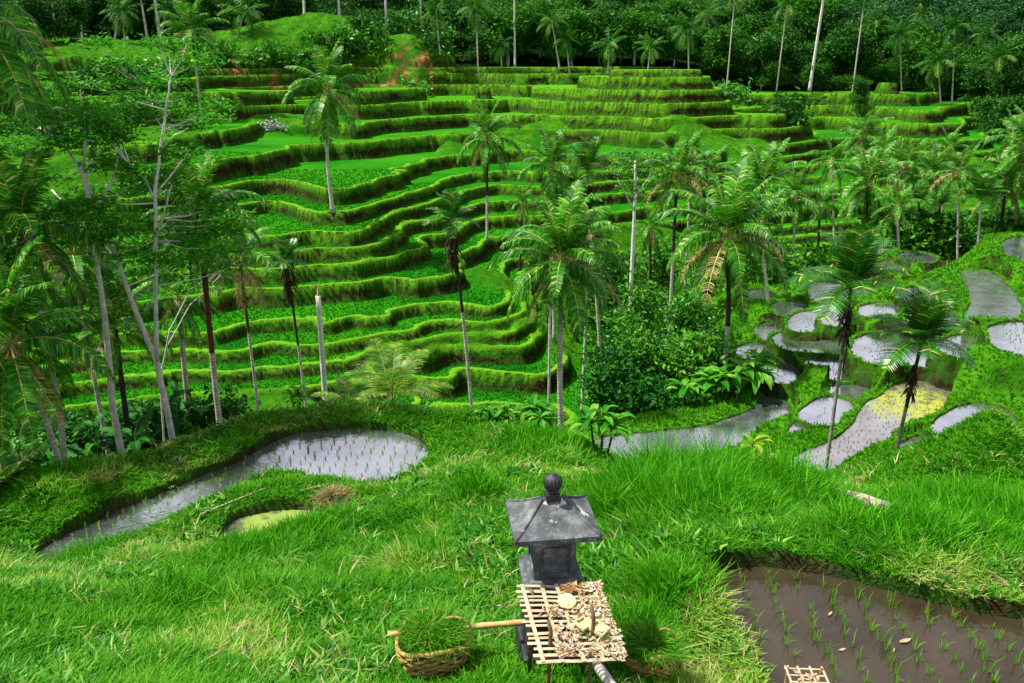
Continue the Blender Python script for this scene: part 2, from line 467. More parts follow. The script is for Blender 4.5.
def height(x, y):
    """terrain height at world points (numpy or scalars)"""
    x = np.asarray(x, float); y = np.asarray(y, float)
    s = np.clip(x / y, S[0], S[-1] - 1e-6); t = np.clip(np.log(y), T[0], T[-1] - 1e-6)
    i = np.clip(np.searchsorted(S, s, side='right') - 1, 0, len(S) - 2); j = np.clip(np.searchsorted(T, t, side='right') - 1, 0, len(T) - 2)
    a = (s - S[i]) / (S[i + 1] - S[i]); b = (t - T[j]) / (T[j + 1] - T[j])
    return (H[j, i] * (1 - a) + H[j, i + 1] * a) * (1 - b) + (H[j + 1, i] * (1 - a) + H[j + 1, i + 1] * a) * b


def lookup(F, x, y):
    s = np.clip(x / y, S[0], S[-1] - 1e-6); t = np.clip(np.log(y), T[0], T[-1] - 1e-6)
    i = np.clip(np.searchsorted(S, s, side='right') - 1, 0, len(S) - 2); j = np.clip(np.searchsorted(T, t, side='right') - 1, 0, len(T) - 2)
    return F[j, i]


def hit(px, py):
    """where the ray of this pixel meets the ground"""
    dx, dy, dz = ray(px, py)
    t = np.exp(np.linspace(math.log(2.0), math.log(700), 2600))
    hh = height(dx * t, dy * t)
    b = np.where(dz * t < hh)[0]
    k_ = b[0] if len(b) else -1
    return Vector((dx * t[k_], dy * t[k_], float(hh[k_])))


# ------------------------------------------------------------------ mesh helpers
def mesh_np(name, V, F, mats=None, smooth=False, attrs=None, mat_idx=None):
    """V (n,3), F (m,4) or (m,3) arrays"""
    V = np.ascontiguousarray(V, dtype=np.float32); F = np.ascontiguousarray(F, dtype=np.int32)
    me = bpy.data.meshes.new(name)
    m, c = F.shape
    me.vertices.add(len(V)); me.vertices.foreach_set('co', V.ravel())
    me.loops.add(m * c); me.loops.foreach_set('vertex_index', F.ravel())
    me.polygons.add(m)
    me.polygons.foreach_set('loop_start', np.arange(0, m * c, c, dtype=np.int32))
    me.polygons.foreach_set('loop_total', np.full(m, c, dtype=np.int32))
    if smooth:
        me.polygons.foreach_set('use_smooth', np.ones(m, dtype=bool))
    if mat_idx is not None:
        me.polygons.foreach_set('material_index', np.asarray(mat_idx, dtype=np.int32))
    if attrs:
        for an, av in attrs.items():
            at_ = me.attributes.new(an, 'FLOAT', 'POINT')
            at_.data.foreach_set('value', np.ascontiguousarray(av, dtype=np.float32).ravel())
    me.update(calc_edges=True)
    for mt in (mats or []):
        me.materials.append(mt)
    return me


def link(name, me, parent=None, loc=None, rot=None, scale=None):
    o = bpy.data.objects.new(name, me)
    COL.objects.link(o)
    if parent is not None: o.parent = parent
    if loc is not None: o.location = loc
    if rot is not None: o.rotation_euler = rot
    if scale is not None: o.scale = scale if hasattr(scale, '__len__') else (scale,) * 3
    return o


def tag(o, label=None, cat=None, group=None, kind=None):
    if label: o['label'] = label
    if cat: o['category'] = cat
    if group: o['group'] = group
    if kind: o['kind'] = kind
    return o


# ------------------------------------------------------------------ materials
def newmat(name):
    m = bpy.data.materials.new(name); m.use_nodes = True
    nt = m.node_tree; nt.nodes.clear()
    out = nt.nodes.new('ShaderNodeOutputMaterial')
    return m, nt, out


class NB:
    def __init__(s, nt): s.nt = nt
    def n(s, t, **kw):
        nd = s.nt.nodes.new(t)
        for k_, v in kw.items(): setattr(nd, k_, v)
        return nd
    def l(s, a, b): s.nt.links.new(a, b)
    def noise(s, scale, detail=4, rough=.6, vec=None):
        nd = s.n('ShaderNodeTexNoise'); nd.inputs['Scale'].default_value = scale; nd.inputs['Detail'].default_value = detail
        nd.inputs['Roughness'].default_value = rough
        if vec is None:
            g = s.n('ShaderNodeNewGeometry'); vec = g.outputs['Position']
        s.l(vec, nd.inputs['Vector']); return nd.outputs['Fac']
    def ramp(s, fac, stops):
        r = s.n('ShaderNodeValToRGB'); el = r.color_ramp.elements
        while len(el) < len(stops): el.new(.5)
        for e, (p, c) in zip(el, stops):
            e.position = p; e.color = (c[0], c[1], c[2], 1)
        s.l(fac, r.inputs['Fac']); return r.outputs['Color']
    def mix(s, fac, a, b):
        m = s.n('ShaderNodeMixRGB')
        for sock, v in (('Fac', fac), ('Color1', a), ('Color2', b)):
            if isinstance(v, (int, float)): m.inputs[sock].default_value = v
            elif isinstance(v, tuple): m.inputs[sock].default_value = (*v[:3], 1)
            else: s.l(v, m.inputs[sock])
        return m.outputs['Color']
    def math(s, op, a, b=None, clamp=False):
        m = s.n('ShaderNodeMath', operation=op); m.use_clamp = clamp
        for i_, v in enumerate((a, b)):
            if v is None: continue
            if isinstance(v, (int, float)): m.inputs[i_].default_value = v
            else: s.l(v, m.inputs[i_])
        return m.outputs[0]
    def attr(s, name):
        a = s.n('ShaderNodeAttribute'); a.attribute_name = name; return a.outputs['Fac']
    def bump(s, h, dist, strength=1.0):
        b = s.n('ShaderNodeBump'); b.inputs['Distance'].default_value = dist; b.inputs['Strength'].default_value = strength
        s.l(h, b.inputs['Height']); return b.outputs['Normal']
    def princ(s, col, rough=.8, normal=None, spec=.3, metal=0):
        p = s.n('ShaderNodeBsdfPrincipled')
        if isinstance(col, tuple): p.inputs['Base Color'].default_value = (*col[:3], 1)
        else: s.l(col, p.inputs['Base Color'])
        if isinstance(rough, (int, float)): p.inputs['Roughness'].default_value = rough
        else: s.l(rough, p.inputs['Roughness'])
        p.inputs['Specular IOR Level'].default_value = spec
        p.inputs['Metallic'].default_value = metal
        if normal is not None: s.l(normal, p.inputs['Normal'])
        return p.outputs['BSDF']


def mat_terrain():
    m, nt, out = newmat('terraced_ground'); b = NB(nt)
    n1 = b.noise(.8, 5); n2 = b.noise(5, 4); n3 = b.noise(24, 3, .7); nbig = b.noise(.12, 3)
    grass = b.ramp(n1, [(.3, (.02, .13, .003)), (.5, (.045, .21, .005)), (.7, (.11, .30, .012))])
    grass = b.mix(b.math('MULTIPLY', n3, .5), grass, (.015, .07, .002))
    # rice on the treads: even saturated green with fine rows
    rice = b.ramp(nbig, [(.35, (.006, .145, .003)), (.6, (.035, .25, .004))])
    rice = b.mix(b.math('MULTIPLY', b.ramp(b.noise(9, 2), [(.4, (0, 0, 0)), (.7, (1, 1, 1))]), .35), rice, (.004, .085, .002))
    lipc = b.ramp(n2, [(.3, (.05, .27, .005)), (.7, (.20, .42, .02))])
    # risers: grass hanging over bare soil; its dark spread also paints in riser shade
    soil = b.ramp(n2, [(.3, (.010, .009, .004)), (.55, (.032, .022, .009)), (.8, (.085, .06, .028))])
    rgr = b.ramp(b.noise(1.4, 5), [(.3, (.006, .05, .003)), (.55, (.018, .11, .004)), (.75, (.055, .19, .007))])
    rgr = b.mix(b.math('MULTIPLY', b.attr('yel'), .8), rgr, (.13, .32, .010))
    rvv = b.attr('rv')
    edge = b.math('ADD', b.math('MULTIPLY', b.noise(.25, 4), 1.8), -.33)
    fsoil_shade = b.math('MULTIPLY', b.math('SUBTRACT', edge, rvv), 6, clamp=True)
    ris = b.mix(fsoil_shade, rgr, soil)
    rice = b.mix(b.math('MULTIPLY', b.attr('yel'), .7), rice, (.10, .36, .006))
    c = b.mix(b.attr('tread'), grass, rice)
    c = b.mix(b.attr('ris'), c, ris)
    c = b.mix(b.attr('lip'), c, lipc)
    c = b.mix(b.attr('bund'), c, b.ramp(n2, [(.3, (.03, .15, .004)), (.55, (.06, .24, .006)), (.8, (.14, .33, .015))]))
    # bare steep banks off the terraces
    g = b.n('ShaderNodeNewGeometry'); sx = b.n('ShaderNodeSeparateXYZ'); b.l(g.outputs['True Normal'], sx.inputs[0])
    c = b.mix(b.attr('mud'), c, (.05, .037, .025))
    stp = b.math('MULTIPLY', b.math('SUBTRACT', .55, sx.outputs['Z']), 5, clamp=True)
    stp = b.math('MULTIPLY', stp, b.math('SUBTRACT', 1, b.attr('ris')), clamp=True)
    stp = b.math('MULTIPLY', stp, b.ramp(b.noise(.9, 4), [(.38, (.35, .35, .35)), (.55, (1, 1, 1))]))
    c = b.mix(stp, c, b.mix(b.ramp(b.noise(2.2, 4), [(.42, (0, 0, 0)), (.56, (1, 1, 1))]), soil, (.018, .075, .004)))
    c = b.mix(b.attr('cliff'), c, b.ramp(b.noise(.55, 4), [(.48, (.02, .09, .004)), (.56, (.16, .06, .02)), (.66, (.45, .25, .10))]))
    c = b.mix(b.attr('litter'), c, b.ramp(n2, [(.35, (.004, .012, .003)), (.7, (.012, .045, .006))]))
    hgt = b.math('ADD', b.math('MULTIPLY', n3, .6), n2)
    sh = b.princ(c, .85, b.bump(hgt, .25, .8), .03)
    b.l(sh, out.inputs['Surface'])
    return m


M = {}
M['terrain'] = mat_terrain()
cliff = np.zeros_like(H)
for px, py, Y, r in [(250,87,108,1.6),(236,80,112,1.2),(275,76,112,1.0),(355,66,118,1.2),(400,66,118,1.4),(425,65,118,1.3),(380,67,118,1.0)]:
    p = at(px, py, Y)
    cliff = np.maximum(cliff, np.exp(-(((XX - p.x) / r) ** 2 + ((YY - p.y) / 2.0) ** 2)))

nr, nc = H.shape
idx = np.arange(nr * nc).reshape(nr, nc)
Fq = np.stack([idx[:-1, :-1], idx[:-1, 1:], idx[1:, 1:], idx[1:, :-1]], -1).reshape(-1, 4)
terr_me = mesh_np('terraced_valley', np.stack([XX, YY, H], -1).reshape(-1, 3), Fq, [M['terrain']], True,
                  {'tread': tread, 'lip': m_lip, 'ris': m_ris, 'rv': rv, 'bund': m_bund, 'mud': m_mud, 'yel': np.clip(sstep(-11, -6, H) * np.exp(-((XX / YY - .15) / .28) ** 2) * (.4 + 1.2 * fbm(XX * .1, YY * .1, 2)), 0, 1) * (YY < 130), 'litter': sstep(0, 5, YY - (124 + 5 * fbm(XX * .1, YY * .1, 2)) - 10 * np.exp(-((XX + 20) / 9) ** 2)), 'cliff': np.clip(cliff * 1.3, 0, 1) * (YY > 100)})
tag(link('terraced_valley', terr_me), kind='structure')
del Fq

# ------------------------------------------------------------------ water
def mat_water(name, col, refl, algae, alc=(.42, .50, .03), tint=(.93, .95, 1.0)):
    m, nt, out = newmat(name); b = NB(nt)
    n1 = b.noise(1.6, 4); n2 = b.noise(.35, 3)
    base = b.mix(b.ramp(n1, [(.35, (0, 0, 0)), (.7, (1, 1, 1))]), tuple(col), tuple(c * .45 for c in col))
    rip = b.noise(7, 3)
    nm = b.bump(rip, .012, .6)
    dif = b.princ(base, .6, nm, .0)
    gl = b.n('ShaderNodeBsdfGlossy'); gl.inputs['Roughness'].default_value = .07; gl.inputs['Color'].default_value = (*tint, 1)
    b.l(nm, gl.inputs['Normal'])
    mx = b.n('ShaderNodeMixShader')
    fr = b.n('ShaderNodeFresnel'); fr.inputs['IOR'].default_value = 1.33
    fac = b.math('ADD', b.math('MULTIPLY', fr.outputs[0], 1.5), refl, clamp=True)
    fac = b.math('MULTIPLY', fac, b.ramp(b.noise(.55, 5, .65), [(.36, (.62, .62, .62)), (.56, (1, 1, 1))]))
    b.l(fac, mx.inputs['Fac']); b.l(dif, mx.inputs[1]); b.l(gl.outputs[0], mx.inputs[2])
    res = mx.outputs[0]
    if algae > 0:
        g = b.noise(.5 if algae < 1 else .9, 5, .65)
        lo = .53 if algae < .3 else (.5 if algae < 1 else .42)
        f = b.ramp(g, [(lo, (0, 0, 0)), (lo + .06, (1, 1, 1))])
        if algae == .5:      # the duckweed lies in the middle of the big paddy
            ge = b.n('ShaderNodeNewGeometry'); vd = b.n('ShaderNodeVectorMath', operation='DISTANCE')
            c = on_level(925, 412, -14.0)
            b.l(ge.outputs['Position'], vd.inputs[0]); vd.inputs[1].default_value = (c[0], c[1] + .6, -14.0)
            dd = b.math('ADD', vd.outputs['Value'], b.math('MULTIPLY', b.noise(1.5, 6, .8), 5.0))
            f = b.ramp(dd, [(.0, (1, 1, 1)), (1, (1, 1, 1))])
            f = b.math('MULTIPLY', b.math('SUBTRACT', 5.0, dd), .9, clamp=True)
            f = b.math('MULTIPLY', f, b.ramp(b.noise(2.6, 5, .7), [(.40, (.05, .05, .05)), (.52, (1, 1, 1))]))
        al = b.princ(b.ramp(b.noise(3, 4), [(.3, (alc[0] * .75, alc[1] * .8, alc[2])), (.6, alc)]), .8, None, .2)
        m2 = b.n('ShaderNodeMixShader'); b.l(f, m2.inputs['Fac']); b.l(res, m2.inputs[1]); b.l(al, m2.inputs[2]); res = m2.outputs[0]
    b.l(res, out.inputs['Surface'])
    return m


M['water'] = mat_water('paddy_water', (.14, .145, .16), .66, 0)
M['water_near'] = mat_water('muddy_water', (.042, .032, .018), .06, 0, tint=(.85, .80, .72))
M['water_algae'] = mat_water('water_with_duckweed', (.20, .18, .17), .35, .5, (.30, .32, .03))
M['water_weedy'] = mat_water('weed_covered_water', (.15, .15, .10), .2, 1, (.20, .28, .04))
M['water_dark'] = mat_water('dark_water', (.07, .045, .025), .05, 0)
M['water_green'] = mat_water('greenish_water', (.14, .16, .15), .25, 0)
for i, (nm, z, pts, alg) in enumerate(PONDS):
    if i not in USED: continue
    P = POLYS[i]
    c = P.mean(0)
    n_ = len(P)
    grow = .12 if z > -9 else (.19 if i in (3, 11) else .73)
    # the sheet reaches a little under the banks
    area = .5 * np.sum(P[:, 0] * np.roll(P[:, 1], -1) - np.roll(P[:, 0], -1) * P[:, 1])
    sg = 1 if area > 0 else -1
    e = np.roll(P, -1, 0) - np.roll(P, 1, 0); e /= (np.linalg.norm(e, axis=1)[:, None] + 1e-9)
    Q = P + np.stack([e[:, 1], -e[:, 0]], 1) * sg * grow
    me = bpy.data.meshes.new('pond_water')
    vs = [(float(x), float(y), z) for x, y in (Q if sg > 0 else Q[::-1])]
    me.from_pydata(vs, [], [list(range(len(vs)))]); me.update()
    mt = 'water'
    if nm == 'near paddy': mt = 'water_near'
    elif nm == 'algae': mt = 'water_weedy'
    elif alg == .5: mt = 'water_algae'
    elif alg == .15: mt = 'water_green'
    elif i == len(PONDS) - 1: mt = 'water_dark'
    me.materials.append(M[mt])
    tag(link('pond_water', me), kind='structure')

# the flooded steps: one level sheet for every step
wm = bwater.copy()
for _ in range(2):
    w2 = wm.copy()
    w2[1:] |= wm[:-1]; w2[:-1] |= wm[1:]; w2[:, 1:] |= wm[:, :-1]; w2[:, :-1] |= wm[:, 1:]
    wm = w2
for lev in range(len(BL) - 1):
    sel = wm & (kb == lev) & (BWw > .5)
    fc = sel[:-1, :-1] & sel[:-1, 1:] & sel[1:, 1:] & sel[1:, :-1]
    if fc.sum() < 30: continue
    jj, ii = np.where(fc)
    V = np.stack([np.stack([XX[jj + a_, ii + b_], YY[jj + a_, ii + b_], np.full(len(jj), BL[lev])], -1) for a_, b_ in ((0, 0), (0, 1), (1, 1), (1, 0))], 1).reshape(-1, 3)
    tag(link('pond_water', mesh_np('pond_water', V, np.arange(len(V)).reshape(-1, 4), [M['water']])), kind='structure')

# ------------------------------------------------------------------ plant materials
def mat_leaf(name, stops, rough=.5, spec=.25, transl=.3, scale=1.0):
    m, nt, out = newmat(name); b = NB(nt)
    c = b.ramp(b.attr('v'), stops)
    p = b.princ(c, rough, None, spec)
    t = b.n('ShaderNodeBsdfTranslucent'); b.l(c, t.inputs['Color'])
    mx = b.n('ShaderNodeMixShader'); mx.inputs['Fac'].default_value = transl
    b.l(p, mx.inputs[1]); b.l(t.outputs[0], mx.inputs[2]); b.l(mx.outputs[0], out.inputs['Surface'])
    return m


def mat_bark(name, c1, c2, scale=6, ring=0):
    m, nt, out = newmat(name); b = NB(nt)
    tc = b.n('ShaderNodeTexCoord')
    f = b.noise(scale, 5, .7, tc.outputs['Object'])
    col = b.ramp(f, [(.3, c2), (.62, c1)])
    if ring:
        w = b.n('ShaderNodeTexWave', wave_type='BANDS', bands_direction='Z'); w.inputs['Scale'].default_value = ring
        w.inputs['Distortion'].default_value = 1.2
        b.l(tc.outputs['Object'], w.inputs['Vector'])
        col = b.mix(b.ramp(w.outputs['Fac'], [(.0, (.75, .75, .75)), (.3, (0, 0, 0))]), col, c2)
    b.l(b.princ(col, .85, b.bump(f, .03, .6), .1), out.inputs['Surface'])
    return m


M['grass'] = mat_leaf('grass_blades', [(0, (.03, .19, .004)), (.4, (.075, .32, .007)), (.75, (.19, .44, .02)), (1, (.50, .50, .18))], .6, .10, .45)
M['tallgrass'] = mat_leaf('tall_grass_blades', [(0, (.03, .24, .004)), (.5, (.09, .42, .008)), (1, (.26, .58, .03))], .55, .12, .45)
M['hillgrass'] = mat_leaf('terrace_grass', [(0, (.012, .09, .002)), (.5, (.035, .20, .004)), (1, (.11, .32, .01))], .7, .05, .4)
M['rice'] = mat_leaf('rice_blades', [(0, (.008, .15, .003)), (.6, (.03, .25, .004)), (1, (.07, .33, .008))], .6, .08, .35)
M['seedling'] = mat_leaf('rice_seedling', [(0, (.05, .22, .01)), (.6, (.14, .36, .02)), (1, (.30, .45, .04))], .5, .2, .4)
M['palm'] = mat_leaf('palm_leaflets', [(0, (.008, .075, .003)), (.5, (.035, .22, .006)), (.8, (.14, .40, .018)), (1, (.52, .55, .18))], .42, .22, .3)
M['palm_far'] = mat_leaf('palm_leaflets_far', [(0, (.006, .06, .003)), (.6, (.03, .17, .006)), (1, (.18, .32, .04))], .5, .15, .3)
M['palm_dry'] = mat_leaf('dry_palm_leaflets', [(0, (.10, .10, .02)), (.5, (.32, .26, .06)), (1, (.50, .36, .16))], .6, .2, .25)
M['areca'] = mat_leaf('areca_leaflets', [(0, (.004, .05, .004)), (.6, (.015, .14, .005)), (.92, (.05, .26, .01)), (1, (.45, .42, .06))], .35, .4, .25)
M['rachis'] = mat_bark('palm_rib', (.42, .42, .12), (.10, .16, .03), 4)
M['rachis_green'] = mat_bark('green_palm_rib', (.12, .24, .03), (.05, .12, .01), 4)
M['rachis_dry'] = mat_bark('dry_palm_rib', (.52, .42, .22), (.25, .16, .06), 4)
M['albizia'] = mat_leaf('feathery_leaves', [(0, (.016, .13, .004)), (.5, (.04, .25, .008)), (.85, (.09, .38, .012)), (1, (.28, .52, .03))], .5, .1, .4)
M['forest'] = mat_leaf('forest_leaves', [(0, (.006, .04, .004)), (.5, (.018, .10, .007)), (.85, (.04, .18, .011)), (1, (.11, .28, .02))], .6, .12, .2)
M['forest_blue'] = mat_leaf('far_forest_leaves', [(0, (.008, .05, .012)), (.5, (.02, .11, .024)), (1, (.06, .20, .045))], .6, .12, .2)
M['forest_bright'] = mat_leaf('bright_forest_leaves', [(0, (.010, .07, .003)), (.5, (.025, .15, .005)), (1, (.08, .26, .012))], .6, .12, .25)
M['bush'] = mat_leaf('bush_leaves', [(0, (.012, .10, .004)), (.5, (.04, .22, .008)), (1, (.16, .42, .03))], .45, .25, .3)
M['bigleaf'] = mat_leaf('broad_leaves', [(0, (.02, .17, .005)), (.5, (.05, .29, .010)), (1, (.20, .46, .04))], .45, .15, .4)
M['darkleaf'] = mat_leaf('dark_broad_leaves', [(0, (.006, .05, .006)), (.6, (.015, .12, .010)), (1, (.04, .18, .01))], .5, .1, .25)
M['yellowleaf'] = mat_leaf('yellow_green_leaves', [(0, (.10, .24, .006)), (1, (.34, .46, .02))], .45, .3, .35)
M['trunk_pale'] = mat_bark('pale_bark', (.76, .73, .68), (.40, .37, .33), 5, 0)
M['trunk_palm'] = mat_bark('palm_trunk_bark', (.66, .62, .55), (.24, .21, .16), 5, 3.0)
M['trunk_brown'] = mat_bark('brown_palm_bark', (.16, .07, .035), (.05, .025, .015), 5, 3.0)
M['trunk_dark'] = mat_bark('dark_bark', (.06, .05, .035), (.015, .012, .01), 5, 0)
M['trunk_areca'] = mat_bark('ringed_areca_bark', (.38, .38, .32), (.05, .07, .035), 6, 5.5)
M['coconut'] = mat_bark('orange_coconut', (.62, .26, .02), (.35, .20, .02), 3)
M['coconut_green'] = mat_bark('green_coconut', (.20, .24, .03), (.10, .10, .02), 3)
M['dead'] = mat_bark('dead_fibre', (.05, .045, .015), (.012, .010, .005), 9)


# ------------------------------------------------------------------ blade fields (grass, rice): nobody could count these
def blades(name, mat, x, y, z, h, w, nb, lean=.5, vbase=None, seg2=True, spread=.5, nrm=None):
    """nb blades around every root point"""
    n_ = len(x)
    X = np.repeat(x, nb); Y = np.repeat(y, nb); Z = np.repeat(z, nb); Hh = np.repeat(h, nb); Wd = np.repeat(w, nb)
    k_ = n_ * nb
    a = RNG.random(k_) * 2 * np.pi; L = RNG.random(k_) * lean + .08
    hh = Hh * (.55 + .6 * RNG.random(k_))
    X = X + np.cos(a) * Hh * spread * .3 * RNG.random(k_); Y = Y + np.sin(a) * Hh * spread * .3 * RNG.random(k_)
    dx, dy = np.cos(a), np.sin(a)
    fa = RNG.random(k_) * np.pi
    px_, py_ = np.cos(fa) * Wd * .5, np.sin(fa) * Wd * .5
    v = (np.repeat(vbase, nb) if vbase is not None else RNG.random(k_) * .6) + (RNG.random(k_) - .5) * .65
    v = np.clip(v, 0, 1)
    def pt(f, hf, wf, sgn):
        return np.stack([X + dx * hh * L * f + sgn * px_ * wf, Y + dy * hh * L * f + sgn * py_ * wf, Z + hh * hf], -1)
    if seg2:
        P = np.stack([pt(0, -.08, 1, -1), pt(0, -.08, 1, 1), pt(.35, .6, .75, 1), pt(.35, .6, .75, -1), pt(1.1, .95, .1, 1), pt(1.1, .95, .1, -1)], 1)
        b0 = (np.arange(k_) * 6)[:, None]
        F = np.concatenate([b0 + np.array([[0, 1, 2, 3]]), b0 + np.array([[3, 2, 4, 5]])], 0)
        V = P.reshape(-1, 3); vv = np.repeat(v, 6)
    else:
        P = np.stack([pt(0, -.08, 1, -1), pt(0, -.08, 1, 1), pt(.9, .95, .25, 1), pt(.9, .95, .25, -1)], 1)
        b0 = (np.arange(k_) * 4)[:, None]
        F = b0 + np.array([[0, 1, 2, 3]])
        V = P.reshape(-1, 3); vv = np.repeat(v, 4)
    return mesh_np(name, V, F, [mat], False, {'v': vv})


def scatter(n_, s0, s1, y0, y1):
    s = RNG.uniform(s0, s1, n_); t = RNG.uniform(math.log(y0), math.log(y1), n_)
    y = np.exp(t); return s * y, y


TALL = []
for px, py, r, hgt in [(620,495,.7,.5),(665,500,1.0,.75),(720,500,1.1,.75),(775,505,1.0,.7),(700,520,.8,.65),(640,515,.7,.6),(610,520,.4,.5),(480,500,.35,.6),(740,520,.5,.4),
                       (905,545,.7,.4),(960,520,1.2,.5),(860,540,.5,.35),(1010,530,1.0,.5),(540,445,1.2,.4),(240,560,.8,.35),(180,600,.5,.3),(300,540,.8,.35),
                       (20,470,1.5,.9),(145,448,1.0,.8),(60,480,1.2,.4),(960,545,.5,.4),(640,640,.4,.3),(665,600,.4,.3),(250,600,.5,.25),(90,560,.6,.3),(420,560,.4,.2)]:
    p = hit(px, py); TALL.append((p.x, p.y, r, hgt))


def grass_height(x, y):
    h = .015 + .085 * fbm(x * .9, y * .9, 3) ** 1.6
    for tx, ty, r, hh in TALL:
        h = np.maximum(h, hh * .95 * np.exp(-(((x - tx) ** 2 + (y - ty) ** 2) / (r * r))))
    return h


SHR = Vector((.27, 4.55, -4.1))        # the shrine's ground point


BK = [on_level(434, 650, -3.95), on_level(652, 655, -3.95)]


def free_of_things(x, y):
    f = (np.abs(x - .27) > .27) | (np.abs(y - 4.63) > .27)
    for bx_, by_ in BK[:1]: f &= ((x - bx_) ** 2 + (y - by_ + .03) ** 2) > .27 ** 2
    return f


# near turf
x, y = scatter(125000, -.9, .9, 3.0, 23)
x2, y2 = scatter(90000, -.9, .9, 4.0, 23)
k2_ = grass_height(x2, y2) > .26
x, y = np.concatenate([x, x2[k2_]]), np.concatenate([y, y2[k2_]])
ok = (lookup(m_mud, x, y) < .5) & free_of_things(x, y)
x, y = x[ok], y[ok]
gh = grass_height(x, y) * (.5 + .9 * RNG.random(len(x)))
dry = sstep(.52, .72, fbm(x * .8 + 3, y * .8, 3))
short = gh < .2
xs, ys, hs, dr = x[short], y[short], gh[short] + .003 * y[short], dry[short]
tag(link('grass', blades('grass', M['grass'], xs, ys, height(xs, ys), hs, .006 + .0017 * ys, 7, 1.6, -.20 + dr * .55 + .55 * fbm(xs * 3, ys * 3, 2) + .35 * RNG.random(len(xs)), True, 2.4)), kind='stuff')
xl, yl, hl = x[~short], y[~short], gh[~short]
tag(link('tall_grass', blades('tall_grass', M['tallgrass'], xl, yl, height(xl, yl), hl, .010 + .0016 * yl, 6, .5, RNG.random(len(xl)) * .6, True, .5)), kind='stuff')
# low broad weeds and dead straw through the turf
M['straw'] = mat_leaf('dry_straw', [(0, (.14, .09, .03)), (1, (.55, .46, .24))], .8, .1, .2)
M['weed'] = mat_leaf('low_weeds', [(0, (.015, .12, .006)), (.6, (.05, .25, .01)), (1, (.22, .40, .06))], .5, .15, .3)
x, y = scatter(9000, -.9, .9, 3.3, 20)
ok = (lookup(m_mud, x, y) < .5) & free_of_things(x, y) & (fbm(x * .7 + 50, y * .7, 2) > .45)
x, y = x[ok], y[ok]
tag(link('low_weeds', blades('low_weeds', M['weed'], x, y, height(x, y) + .02, .035 + .006 * y, .022 + .003 * y, 6, 2.2, RNG.random(len(x)), True, 1.2)), kind='stuff')
x, y = scatter(2600, -.9, .9, 3.3, 20)
ok = (lookup(m_mud, x, y) < .5) & free_of_things(x, y) & (fbm(x * .8 + 3, y * .8, 3) > .45)
x, y = x[ok], y[ok]
tag(link('dead_grass', blades('dead_grass', M['straw'], x, y, height(x, y) + .03, .04 + .006 * y, .005 + .0013 * y, 4, 3.0, RNG.random(len(x)), True, 2.0)), kind='stuff')
# grass on the bunds and mounds of the middle distance
x, y = scatter(100000, -.8, .85, 17, 75)
ok = (lookup(m_mud, x, y) < .5) & (lookup(wt, x, y) < .3)
x, y = x[ok], y[ok]
tag(link('bank_grass', blades('bank_grass', M['grass'], x, y, height(x, y), (.05 + .16 * fbm(x * .7, y * .7, 2) ** 2 + .0012 * y), .02 + .0016 * y, 4, 1.2, .35 * fbm(x * .5, y * .5, 2) + .2 * RNG.random(len(x)), False, 1.2)), kind='stuff')
# tufts hanging on the terrace banks, rice on the treads
x, y = scatter(170000, -.8, .85, 33, 138)
ri = ((lookup(m_ris, x, y) > .5) | (lookup(steep * wt, x, y) > .4) | ((y > 90) & (lookup(wt, x, y) < .5))) & (RNG.random(len(x)) < .7)
tr = (lookup(tread, x, y) > .5) & (y < 75)
tag(link('bank_tufts', blades('bank_tufts', M['hillgrass'], x[ri], y[ri], height(x[ri], y[ri]) - .04, .03 + .0009 * y[ri], .03 + .0010 * y[ri], 3, 1.3, fbm(x[ri] * .3, y[ri] * .3, 3) * .9, False, 1.5)), kind='stuff')
tag(link('rice', blades('rice', M['rice'], x[tr], y[tr], height(x[tr], y[tr]), (.10 + .0002 * y[tr]), .04 + .0007 * y[tr], 3, .4, .15 + .5 * fbm(x[tr] * .12, y[tr] * .12, 2), False, 1.2)), kind='stuff')

# ------------------------------------------------------------------ rice seedlings in the flooded paddies
def inside(P, x, y):
    return float(sdist(P, np.array([x]), np.array([y]))[0]) < -.12


def seedling_mesh(hh, wd, nb):
    o = np.zeros(1)
    return blades('rice_seedling', M['seedling'], o, o, o, o + hh, o + wd, nb, .55, o + .5, True, .5)


SEED = [seedling_mesh(.20, .012, 9) for _ in range(4)]
SEED_L = [seedling_mesh(.13, .018, 5) for _ in range(4)]
n_seed = 0
P = POLYS[2]; z = PONDS[2][1]
rows_x = np.arange(.7, 7.0, .24)
for rx in rows_x:
    yy = 3.9
    while yy < 7:
        x_ = rx + (yy - 4.5) * .10 + random.uniform(-.03, .03)
        if inside(P, x_, yy) and abs(x_ / yy) < .83 and random.random() < .93:
            o = link('rice_seedling', random.choice(SEED), loc=(x_, yy, z), rot=(0, 0, random.random() * 6), scale=random.uniform(.4, .78))
            tag(o, 'thin green rice seedling planted in the muddy flooded paddy beside the shrine', 'rice plant', 'rice seedlings in the near paddy'); n_seed += 1
        yy += random.uniform(.11, .15)
P = POLYS[0]; z = PONDS[0][1]
cand = []
for yy in np.arange(P[:, 1].min(), P[:, 1].max(), .27):
    for xx in np.arange(P[:, 0].min(), P[:, 0].max(), .25):
        x_, y_ = xx + random.uniform(-.05, .05), yy + random.uniform(-.05, .05)
        if inside(P, x_, y_): cand.append((y_, x_))
cand.sort()
for y_, x_ in cand[:180]:
    o = link('rice_seedling', random.choice(SEED_L), loc=(x_, y_, z), rot=(0, 0, random.random() * 6), scale=random.uniform(.6, 1.1))
    tag(o, 'small dark rice seedling standing in the long curved flooded paddy on the left', 'rice plant', 'rice seedlings in the left paddy')
ax, ay, az, ah = [], [], [], []
for y_, x_ in cand[180:]: ax.append(x_); ay.append(y_); az.append(z); ah.append(.12)
